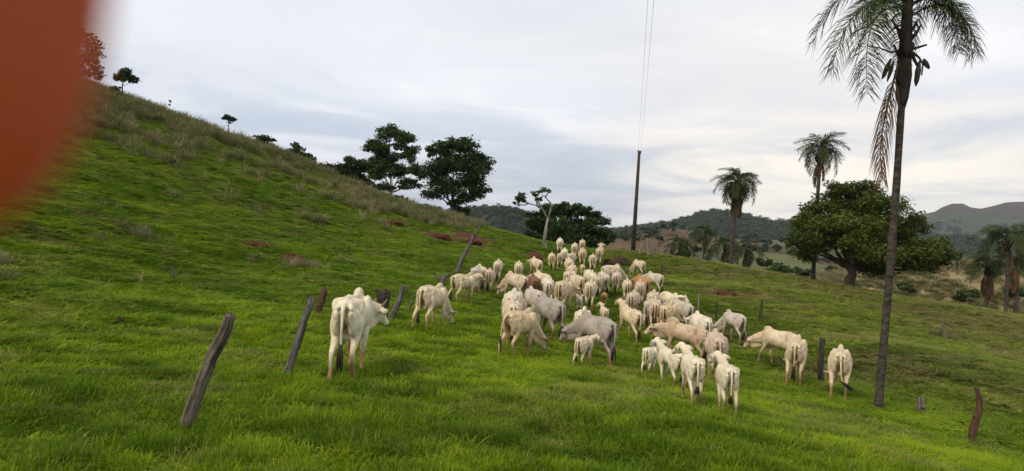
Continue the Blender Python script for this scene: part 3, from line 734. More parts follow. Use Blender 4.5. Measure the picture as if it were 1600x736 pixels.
# tall palm in the right foreground
big, top, b = palm('palm_tree', 'tall slender palm in the right foreground, its crown cut by the frame', [(1372,632),(1379,560),(1389,440),(1400,300),(1409,160),(1413,105)], 19.5, .096, FR_NEAR,
     [(178,-8,1.06),(200,-22,1.1),(165,8,1.1),(215,10,1.0),(2,-8,.86),(-15,6,.88),(18,10,.88),(-28,-12,.9),(60,15,.9),(90,40,1.0),(140,48,1.0),(230,52,.95),(320,58,.95),(20,62,.95),(80,68,.9),(190,66,.9)],
     .76, 0, 1.9, 51, None)
df = link('dead_frond', dead_set(2.9, 70, 371, 1)[0], big, tuple(top + np.array([-.22, -.12, .05]))); df.rotation_euler = (0, 0, R(170)); df['label'] = 'long brown dead leaf hanging down beside the trunk'
mb = MB()
for path, r in (([(1408,78),(1392,82),(1375,75),(1356,72)], .03), ([(1412,80),(1428,76),(1448,70)], .05), ([(1426,82),(1436,90),(1442,100),(1440,118)], .035), ([(1424,84),(1432,100),(1437,110)], .05)):
    mb.tube([point(a, c, 19.4) - b for a, c in path], np.linspace(r, r * .5, len(path)), 5, True)
link('flower_stalk', mb.mesh('flower_stalk', [M_SHAFT]), big)
rng = np.random.default_rng(8)
for (a0, c0), (a1, c1), r in (((1392,92),(1378,124),.06),((1396,96),(1386,128),.05),((1437,95),(1431,135),.07),((1443,92),(1452,108),.06)):
    mb = MB(); mb.tube([point(a0 + (a1 - a0) * u, c0 + (c1 - c0) * u, 19.4) - b for u in (0, .4, .8, 1)], [r * .4, r, r * .8, r * .2], 6, True, .1, rng)
    link('seed_pod', mb.mesh('seed_pod', [M_SHAFT]), big)
palm('palm_tree', 'mid distance palm rising behind the broad rounded tree, drooping crown', [(1271,434),(1273,370),(1278,300),(1282,250)], 61, .15, FR_MID,
     ring(20, -42, 64, 61), .72, 5, .95, 61, None, 1.3)
palm('palm_tree', 'shaggy palm with brown dead skirt on the ridge right of the pole', [(1141,418),(1144,380),(1148,330),(1153,300)], 76, .2, FR_MID,
     ring(28, -70, 70, 62, 30), .86, 18, 1.2, 62, None, 1.5)
palm('palm_tree', 'palm with arching crown at the right edge of the picture', [(1571,488),(1574,445),(1575,402),(1574,385)], 54, .12, FR_MID,
     ring(14, -22, 50, 63), .86, 2, .6, 63, None, 1.0)
palm('palm_tree', 'short palm with reddish dead skirt left of the right edge palm', [(1542,480),(1542,450),(1543,425)], 57, .13, FR_MID,
     ring(13, -30, 55, 64), .66, 8, .6, 64, None, 1.0)
palm('palm_tree', 'palm stem leaning beside the right edge palm, lower crown', [(1592,470),(1590,430),(1588,410)], 70, .13, FR_SM,
     ring(10, -25, 50, 65), .9, 3, .5, 65, None, 1.0)
G_SP = 'small palms in the valley below the ridge'
for i, (a, bb, tp, d, lab) in enumerate(((1100,392,366,105,'small dark palm on the brown slope, farthest of the valley palms'), (1061,408,388,88,'small palm just over the ridge, nearest to the power pole'), (1165,420,398,84,'low leafy palm just right of the shaggy palm'), (1132,416,388,86,'low leafy palm just left of the shaggy palm trunk'))):
    palm('palm_tree', lab, [(a, bb), (a, (bb + tp) / 2), (a + 1, tp)], d, .12, FR_SM, ring(13, -35, 60, 70 + i), 1.05, 3, .5, 70 + i, G_SP, 1.0)
# valley shrubs and trees
def clump(px, py, d, w_, h_, kind, label, seed, name='shrub', cat='shrub', group='shrubs in the valley', n=700):
    rng = np.random.default_rng(seed)
    cl = [(px + rng.uniform(-.5, .5) * w_, py + rng.uniform(-.25, .25) * h_, w_ * rng.uniform(.3, .5), h_ * rng.uniform(.32, .5), rng.uniform(-1, 1)) for _ in range(4)]
    tree(name, label, cat, px, d, py + h_ * .62, cl, kind, n, .0021 * d + .05, .05 + .0008 * d, seed=seed, group=group, per=4, f=.6, sink=2.0)
VAL = [(1075,396,95,20,11,'mid','rounded green bush beside the small palm near the pole'),(1215,418,90,36,16,'shrub','long grey green thicket below the pale hill'),(1195,410,100,16,12,'shrub','pair of bushes left of the long thicket'),
 (1258,424,95,22,12,'shrub','bush between the pale hill and the broad tree'),(1497,400,140,13,12,'dark','round dark tree on the straw hill right of the broad tree'),(1505,462,75,30,16,'shrub','scrubby bush on the slope left of the short palm'),
 (1420,448,80,18,12,'shrub','green bush under the right side of the broad tree'),(1590,455,75,22,20,'mid','dark bush cut by the right edge'),(1085,388,130,14,8,'far','dark bush at the foot of the brown slope'),
 (1232,375,420,14,8,'far','dark round tree left of the broad tree, far across the valley'),(1215,385,380,12,7,'far','lone tree on the far green slope'),(1150,392,300,14,8,'far','tree on the shoulder of the pale hill'),
 (1195,378,520,18,8,'far','grove on the far valley side'),(1030,372,400,6,5,'far','single bush on the brown hill'),(1180,368,700,14,7,'far','dark grove below the wooded hill'),(1010,357,480,10,5,'far','tree on the brown hill skyline by the pole'),
 (1240,395,300,12,9,'far','leafy tree at the left edge of the broad crown'),(1300,420,150,14,9,'shrub','bush on the straw hill below the broad tree')]
for i, (a, c, d, ww, hh, k, lab) in enumerate(VAL):
    clump(a, c, d, ww, hh, k, lab, 400 + i)
# distant woodland as one mass
rng = np.random.default_rng(77)
def woodtree(seed):
    g2 = np.random.default_rng(seed); C, Rr = subclumps([((0, 0, .62), (.42, .42, .36)), ((.15, .1, .4), (.4, .4, .3))], g2, 6, .5)
    Vv, Qq, lf = leaves(C, Rr, 170, .14, g2, .6); me = mesh_np('wood_tree', Vv, [Qq], [LF['far']], False, {'leaf': lf}); return bpy.data.objects.new('wood_tree', me)
wl = [woodtree(s_) for s_ in (1, 2, 3, 4)]
px_ = rng.uniform(560, 1650, 60000); dd_ = np.exp(rng.uniform(np.log(300), np.log(4200), 60000))
q = np.stack([EYE + ray(a, HOR(a)) * b_ for a, b_ in zip(px_, dd_)]); xx, yy = q[:, 0], q[:, 1]
zf, li = far_h(xx, yy); fb = fbm(xx / 90, yy / 90, 55, 3)
dens = np.select([li == 5, li == 6, li == 4, li == 7, li == 3, li == 8], [.9, .9, .14 * sstep(.45, .6, fb), .3 * sstep(.45, .6, fb), .03 * sstep(.5, .6, fb) + .004, .3 * sstep(.42, .55, fb) * (zf < 90)], 0.01)
kp = (rng.uniform(size=len(xx)) < dens); xx, yy, zf = xx[kp], yy[kp], ground(xx[kp], yy[kp]); dk = np.hypot(xx, yy)
ss = rng.uniform(5, 10, len(xx)) * np.clip(dk / 1000, .6, 1.6)
scatter('woodland', np.column_stack([xx, yy, zf - .4]), wl, rng.integers(0, 4, len(xx)), np.column_stack([xx * 0, xx * 0, rng.uniform(0, 6.28, len(xx))]),
        np.column_stack([ss * 1.25, ss * 1.25, ss]), {}, 'dark woodland covering the distant hills')

# ------------------------------------------------------------------ cattle
def rotz_about(p, c, a):
    p = np.asarray(p, float); c = np.asarray(c, float); q = p - c
    return np.array([q[0] * math.cos(a) - q[1] * math.sin(a), q[0] * math.sin(a) + q[1] * math.cos(a), q[2]]) + c
def basis(fwd, up=(0, 0, 1)):
    f_ = np.asarray(fwd, float); f_ = f_ / np.linalg.norm(f_); r_ = np.cross(f_, up); r_ /= np.linalg.norm(r_); u_ = np.cross(r_, f_)
    return np.stack([r_, f_, u_], 1)            # columns: right, forward, up
_cow_cache = {}
def cow_meshes(kind, neck, yaw, legs, tail, girth):
    """an animal facing +Y with its feet at z = 0; returns dict of part meshes"""
    key = (kind, neck, yaw, legs, tail, girth)
    if key in _cow_cache: return _cow_cache[key]
    calf = kind == 'calf'; bull = kind == 'bull'; mb = MB()
    ell = lambda c, r, rot=None: mb.add(*sphere_geo(c, r, 20, 12, rot))
    def tb(pts, rad, seg=12):
        pts = np.array(pts, float); rad = np.array(rad, float); n = len(pts); t = np.linspace(0, n - 1, (n - 1) * 4 + 1)
        # Catmull-Rom through the joints
        P = np.vstack([2 * pts[0] - pts[1], pts, 2 * pts[-1] - pts[-2]]); o_ = []
        for u in t:
            k = min(int(u), n - 2); s_ = u - k; a, b_, c, d_ = P[k:k + 4]
            o_.append(.5 * (2 * b_ + (c - a) * s_ + (2 * a - 5 * b_ + 4 * c - d_) * s_ ** 2 + (3 * b_ - a - 3 * c + d_) * s_ ** 3))
        rr = np.interp(t, np.arange(n), rad); mb.tube(np.array(o_), rr, seg, True)
        mb.add(*sphere_geo(pts[0], [rad[0]] * 3, 10, 6)); mb.add(*sphere_geo(pts[-1], [rad[-1]] * 3, 10, 6))
    w_ = girth * (.80 if calf else 1.0); dz = .08 if calf else 0.0
    # trunk
    ell((0, -.05, 1.045 + dz), (.305 * w_, .62, .295 * w_)); ell((0, .40, 1.04 + dz), (.225 * w_, .36, .315 * w_))
    ell((0, -.13, .965 + dz), (.305 * w_, .38, .255 * w_)); ell((0, -.52, 1.14), (.22, .30, .225))
    tb([(0, -.76, 1.285), (0, -.45, 1.355), (0, 0, 1.325), (0, .42, 1.35)], [.045, .06, .055, .075])
    for s in (-1, 1):
        tb([(s * .05, -.40, 1.33), (s * .225, -.43, 1.285), (s * .19, -.46, 1.12)], [.06, .05, .06])      # hip bones
        tb([(s * .06, -.62, 1.27), (s * .105, -.81, 1.19), (s * .10, -.76, 1.02)], [.075, .05, .06])      # pin bones
        ell((s * .165, .42, 1.06), (.105, .20, .30)); ell((s * .135, -.58, 1.01), (.100, .215, .28))
        ell((s * .18, -.40, .95), (.075, .16, .19))
    if not calf:
        hq = 1.0 if kind == 'cow' else 1.6
        ell((0, .44, 1.372), (.078 * hq, .18 * min(hq, 1.35), .115 * hq))
    # legs
    ph = {'stand': (.05, -.04, -.07, .06), 'walk': (.30, -.22, -.26, .24), 'walk2': (-.24, .26, .28, -.22), 'wide': (.10, -.12, -.16, .10)}[legs]
    feet = []; lt = .88 if calf else 1.0
    for (s, a) in ((-1, ph[0]), (1, ph[1])):
        px_, py_ = s * (.15 if legs != 'wide' else .185), .42
        J = [(px_ * .95, py_, .92), (px_, py_ - .02, .70), (px_ * .95, py_ + .03, .41), (px_ * .95, py_ + .02, .22), (px_ * .95, py_ + .02, .10), (px_ * .95, py_ + .06, .045)]
        Rr = [.105, .072, .046, .031, .039, .046]
        J = [np.array([x_, py_ + (y_ - py_) + math.sin(a) * (.92 - z_), z_ + (1 - math.cos(a)) * .2 * (z_ < .5)]) for x_, y_, z_ in J]
        tb(J, [q * lt for q in Rr]); feet.append(J[-1])
    for (s, a) in ((-1, ph[2]), (1, ph[3])):
        px_ = s * (.15 if legs != 'wide' else .19)
        J = [(px_ * .9, -.50, .98), (px_ * 1.05, -.52, .80), (px_, -.62, .62), (px_ * .95, -.755, .48), (px_ * .95, -.73, .26), (px_ * .95, -.71, .11), (px_ * .95, -.67, .045)]
        Rr = [.140, .100, .060, .047, .033, .040, .046]
        J = [np.array([x_, y_ + math.sin(a) * max(0, .9 - z_), z_ + (1 - math.cos(a)) * .2 * (z_ < .5)]) for x_, y_, z_ in J]
        tb(J, [q * lt for q in Rr]); feet.append(J[-1])
    # udder or sheath
    if kind == 'cow': ell((0, -.42, .74), (.10, .13, .09))
    else: ell((0, -.15, .735 + dz), (.05, .14, .06))
    # neck and head
    B0, D0 = {'level': ((0, 1.02, 1.36), (0, .86, -.50)), 'up': ((0, .93, 1.56), (0, .90, -.42)), 'low': ((0, 1.12, 1.06), (0, .72, -.69)), 'graze': ((0, 1.12, .60), (0, .42, -.90)), 'half': ((0, 1.16, .82), (0, .60, -.80))}[neck]
    yw = math.radians(yaw); piv = (0, .48, 0)
    base_ = rotz_about(B0, piv, yw * .62); dirv = rotz_about(D0, (0, 0, 0), yw)
    mid = rotz_about(((B0[0]) * .5, .48 + (B0[1] - .48) * .52, 1.10 + (B0[2] - 1.10) * .52 + .03), piv, yw * .3)
    k_ = .88 if calf else 1.0
    tb([(0, .40, 1.12), mid, base_], [.235 * k_, .165 * k_, .115 * k_])
    tb([(0, .48, .98), mid - np.array([0, 0, .10]), base_ - np.array([0, 0, .06])], [.20 * k_, .13 * k_, .085 * k_])
    if not calf:                                   # dewlap
        a_ = np.array([0, .56, .88]); e_ = base_ + dirv * .06 - np.array([0, 0, .12])
        ell((a_ + e_) / 2 + np.array([0, 0, -.06]), (.04, np.linalg.norm(e_ - a_) * .5, .14), basis(e_ - a_)); ell((0, .58, .84), (.06, .15, .12))
    Bh = basis(dirv); hs = 1.12 if calf else (1.08 if bull else 1.0)
    hp = lambda r_, f_, u_: base_ + Bh @ np.array([r_, f_, u_]) * hs
    ell(hp(0, .03, .02), np.array([.115, .12, .115]) * hs, Bh); ell(hp(0, .14, .0), np.array([.105, .15, .105]) * hs, Bh)
    ell(hp(0, .26, -.015), np.array([.08, .14, .08]) * hs, Bh); ell(hp(0, .355, -.02), np.array([.078, .07, .07]) * hs, Bh)
    ell(hp(0, .12, -.08), np.array([.065, .16, .065]) * hs, Bh)
    for s in (-1, 1):
        Er = Bh @ np.array(Matrix.Rotation(s * .45, 3, 'Y') @ Matrix.Rotation(s * -.25, 3, 'Z'))
        ell(hp(s * .22, -.01, -.03), np.array([.15, .028, .07]) * hs, Er)
        ell(hp(s * .09, .12, .045), np.array([.03, .04, .03]) * hs, Bh)
    # tail
    tz = [(0, -.80, 1.29), (0, -.885, 1.20), (0, -.90, .98), (0, -.885, .76), (0, -.88, .60)]
    if tail == 'right': tz = [(0, -.80, 1.29), (.02, -.89, 1.20), (.03, -.93, .95), (.05, -.95, .72), (.10, -.95, .55)]
    if tail == 'left': tz = [(0, -.80, 1.29), (-.05, -.88, 1.20), (-.10, -.91, .98), (-.12, -.90, .76), (-.12, -.89, .60)]
    ell((0, -.80, 1.265), (.045, .06, .05))
    raw = mb.mesh('raw', [])
    ob = bpy.data.objects.new('raw', raw); COL.objects.link(ob)
    rm = ob.modifiers.new('r', 'REMESH'); rm.mode = 'VOXEL'; rm.voxel_size = .0215 if calf else .023; rm.use_smooth_shade = True
    sm = ob.modifiers.new('s', 'SMOOTH'); sm.factor = .5; sm.iterations = 2
    me = bpy.data.meshes.new_from_object(ob.evaluated_get(bpy.context.evaluated_depsgraph_get()))
    bpy.data.objects.remove(ob); bpy.data.meshes.remove(raw)
    n = len(me.vertices); co = np.empty(n * 3, np.float32); me.vertices.foreach_get('co', co); co = co.reshape(-1, 3)
    vn = np.empty(n * 3, np.float32); me.vertex_normals.foreach_get('vector', vn); vn = vn.reshape(-1, 3)
    ax_ = np.abs(co[:, 0]); ga = lambda p, r_: np.exp(-(((ax_ - p[0]) / r_[0]) ** 2 + ((co[:, 1] - p[1]) / r_[1]) ** 2 + ((co[:, 2] - p[2]) / r_[2]) ** 2))
    dsp = -.050 * ga((.27, -.27, 1.17 + dz * .5), (.10, .11, .10)) - .04 * ga((.06, -.80, 1.20), (.03, .09, .05)) - .035 * ga((.20, -.60, 1.22), (.07, .12, .06))
    dsp = dsp - .015 * ga((.0, -.78, 1.02), (.04, .15, .22)) - .028 * ga((.22, .20, 1.10), (.12, .05, .22)) - .02 * ga((.20, .62, 1.05), (.14, .06, .18)) - .025 * ga((.22, -.62, .80), (.10, .05, .2))
    rib = np.exp(-((co[:, 1] - .02) / .24) ** 2 - ((co[:, 2] - 1.05 - dz) / .22) ** 2) * (ax_ > .17)
    dsp = dsp + .007 * np.sin(co[:, 1] * 58 + co[:, 2] * 12) * rib * (1.0 if girth < 1.06 else .5)
    dsp = dsp + (fbm(co[:, 1] * 6 + ax_ * 4, co[:, 2] * 6 + ax_ * 3, 21, 3) - .5) * .022 * (co[:, 2] > .5)
    co = co + vn * dsp[:, None]; me.vertices.foreach_set('co', co.astype(np.float32).ravel())
    nz = fbm(co[:, 0] * 7 + co[:, 2] * 3, co[:, 1] * 7 + co[:, 2] * 5, 3, 3)
    q = (co - base_) @ Bh / hs
    muzzle = sstep(.35, .40, q[:, 1]) * (np.abs(q[:, 0]) < .12) * (np.abs(q[:, 2]) < .14)
    eyep = 1 - sstep(.035, .06, np.linalg.norm(np.stack([np.abs(q[:, 0]) - .105, q[:, 1] - .125, q[:, 2] - .04], -1), axis=1))
    earp = sstep(.20, .30, np.abs(q[:, 0])) * (np.abs(q[:, 1]) < .14) * (np.abs(q[:, 2]) < .12) * .55 * (q[:, 1] < .02)
    vent_shade = (1 - sstep(.035, .095, (np.abs(co[:, 0]) + (nz - .5) * .06) * .82)) * (co[:, 1] < -.50) * sstep(.70, .95, co[:, 2]) * (1 - sstep(1.17, 1.235, co[:, 2]))  # brown vent skin and dung stain, with the cleft's shade painted in
    dark = np.clip(np.maximum.reduce([muzzle * .9, eyep * .9, earp, vent_shade * .12, .42 * (1 - sstep(.02, .065, np.sqrt((ax_ - .055) ** 2 + ((co[:, 2] - 1.16) * .6) ** 2))) * (co[:, 1] < -.6)]), 0, 1)  # pits by the tail head are shadow pockets painted over dark skin
    mud_shade = (1 - sstep(.22, .66, co[:, 2] + (nz - .5) * .34)) * .95 * ((q[:, 1] < -.1) | (np.abs(q[:, 0]) > .3) | (co[:, 1] < .75))
    mud_shade = np.maximum(mud_shade, .55 * vent_shade); mud_shade = np.maximum(mud_shade, .45 * (1 - sstep(.0, .10, np.abs(co[:, 0]))) * (co[:, 1] < -.6) * (1 - sstep(.5, .9, co[:, 2])))  # leg mud, plus the painted brown of vent, cleft shade and groove
    grey = sstep(.5, .8, fbm(co[:, 1] * 2.2 + 3, co[:, 2] * 2.2, 9, 2)) * (.35 + .65 * sstep(.35, .6, co[:, 1]))
    for k, v in (('dark', dark), ('mud_shade', np.clip(mud_shade, 0, 1)), ('grey', grey)):
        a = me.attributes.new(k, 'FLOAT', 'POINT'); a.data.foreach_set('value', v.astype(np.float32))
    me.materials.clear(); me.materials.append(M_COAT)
    me.polygons.foreach_set('use_smooth', np.ones(len(me.polygons), bool))
    out = {'body': me}
    t_ = np.linspace(0, 4, 17); tzi = np.stack([np.interp(t_, range(5), np.array(tz)[:, k]) for k in range(3)], -1); tzi[1:-1] = (tzi[:-2] + tzi[2:] + 2 * tzi[1:-1]) / 4
    m2 = MB(); m2.tube(tzi, np.interp(t_, range(5), [.042, .030, .021, .018, .018]), 8, True); out['tail'] = m2.mesh('tail', [M_COAT])
    tp = np.array(tz[-1]); m2 = MB(); rg = np.random.default_rng(4)
    dn = np.array([.34, -.04, -.20]) if tail == 'right' else np.array([0, .02, -.36])
    if tail == 'right': dn = dn * .8
    if calf: dn = dn * .55
    for k in range(7):
        e = rg.normal(0, .018, 3); m2.tube([tp - dn * .15 + e * .3, tp + dn * .3 + e, tp + dn * .7 + e * 1.6, tp + dn * (1 + rg.uniform(-.15, .1)) + e * 1.2], [.018, .026, .020, .005], 5, True)
    out['tail_tuft'] = m2.mesh('tail_tuft', [M_TUFT])
    for i, ft in enumerate(feet):
        m2 = MB()
        for s in (-1, 1):
            m2.tube([ft + np.array([s * .024, -.015, .03]), ft + np.array([s * .025, .0, -.01]), ft + np.array([s * .026, .022, -.047])], [.036, .042, .046], 8, True)
        out['hoof%d' % i] = m2.mesh('hoof', [M_HOOF])
    for i, s in enumerate((-1, 1)):
        m2 = MB(); m2.add(*sphere_geo(hp(s * .110, .125, .048), [.021] * 3, 8, 6)); out['eye%d' % i] = m2.mesh('eye', [M_EYE])
        if not calf:
            l_ = 1.0 if kind == 'cow' else .6
            m2 = MB(); m2.tube([hp(s * .075, -.01, .08), hp(s * .115, -.03, .12 * l_ + .01), hp(s * .135, -.045, .17 * l_), hp(s * .135, -.05, .23 * l_)], [.026, .021, .014, .004], 8, True)
            out['horn%d' % i] = m2.mesh('horn', [M_HORN])
    _cow_cache[key] = out
    return out
TINT = {'white': (.76, .70, .56), 'cream': (.70, .60, .42), 'yellow': (.63, .51, .325), 'pink': (.60, .495, .385), 'grey': (.38, .355, .32), 'lgrey': (.54, .505, .445), 'tan': (.56, .45, .31), 'ochre': (.44, .235, .085), 'brown': (.15, .07, .036), 'bone': (.65, .56, .42)}
STD = {'cow': 1.40, 'bull': 1.45, 'calf': 1.40}
SIZE = {'cow': .93, 'bull': 1.08, 'calf': .68}
placed = []
def put(kind, px, top, foot, head_deg, pose, tint, label, s=None, cat=None, group='cattle walking up the pasture'):
    neck, yaw, legs, tail, girth = pose
    H = STD[kind]
    if foot is not None:
        p, d = at(px, foot)
        s0 = (foot - top) * d / FPX / H if s is None else s
        lo, hi = (.55, .80) if kind == 'calf' else (.86, 1.20 if kind == 'bull' else 1.12)
        sc = min(hi, max(lo, s0))
    else:
        sc = s or SIZE[kind]; best = None
        ds = np.arange(10, 80, .25); r_ = np.stack([EYE + ray(px, HOR(px)) * dd for dd in ds]); gg = ground(r_[:, 0], r_[:, 1])
        tops = np.array([project((a, b_, c + H * sc))[1] for (a, b_), c in zip(r_[:, :2], gg)])
        i = np.where(tops <= top)[0]; i = i[0] if len(i) else int(np.argmin(np.abs(tops - top)))
        p = np.array([r_[i, 0], r_[i, 1], gg[i]]); d = ds[i]
    hd = R(head_deg) + math.atan2(p[0], p[1])
    off = .55 * sc * math.cos(R(head_deg))
    x_, y_ = p[0] + math.sin(hd) * off * 1.0, p[1] + math.cos(hd) * off
    # slope along the body: stand on the mean of the fore and hind feet
    fx, fy = x_ + math.sin(hd) * .45 * sc, y_ + math.cos(hd) * .45 * sc; bx, by = x_ - math.sin(hd) * .7 * sc, y_ - math.cos(hd) * .7 * sc
    zf_, zb_ = gz(fx, fy), gz(bx, by); pit = math.atan2(zf_ - zb_, 1.15 * sc)
    name = kind
    o = thing(name, label, cat or ('calf' if kind == 'calf' else 'bull' if kind == 'bull' else 'cow'), (x_, y_, min((zf_ * .7 + zb_ * .45) / 1.15, gz(x_, y_)) - .01), 0, group)
    o.rotation_euler = (pit * .85, 0, -hd); o.scale = (sc, sc, sc)
    ms = cow_meshes(kind, neck, yaw, legs, tail, girth)
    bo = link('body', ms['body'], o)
    rg = random.Random(int(px * 7 + top)); j = rg.uniform(.94, 1.05)
    c = TINT[tint]; bo.color = (min(1, c[0] * j), min(1, c[1] * j * rg.uniform(.98, 1.02)), min(1, c[2] * j * rg.uniform(.95, 1.05)), 1)
    tl = link('tail', ms['tail'], o); tl.color = bo.color; link('tail_tuft', ms['tail_tuft'], tl)
    for k, me in ms.items():
        if k.startswith('horn') or (d < 40 and k[:3] in ('eye', 'hoo')): link(me.name.split('.')[0], me, o)
    placed.append((label, x_, y_, sc, d, hd)); return o
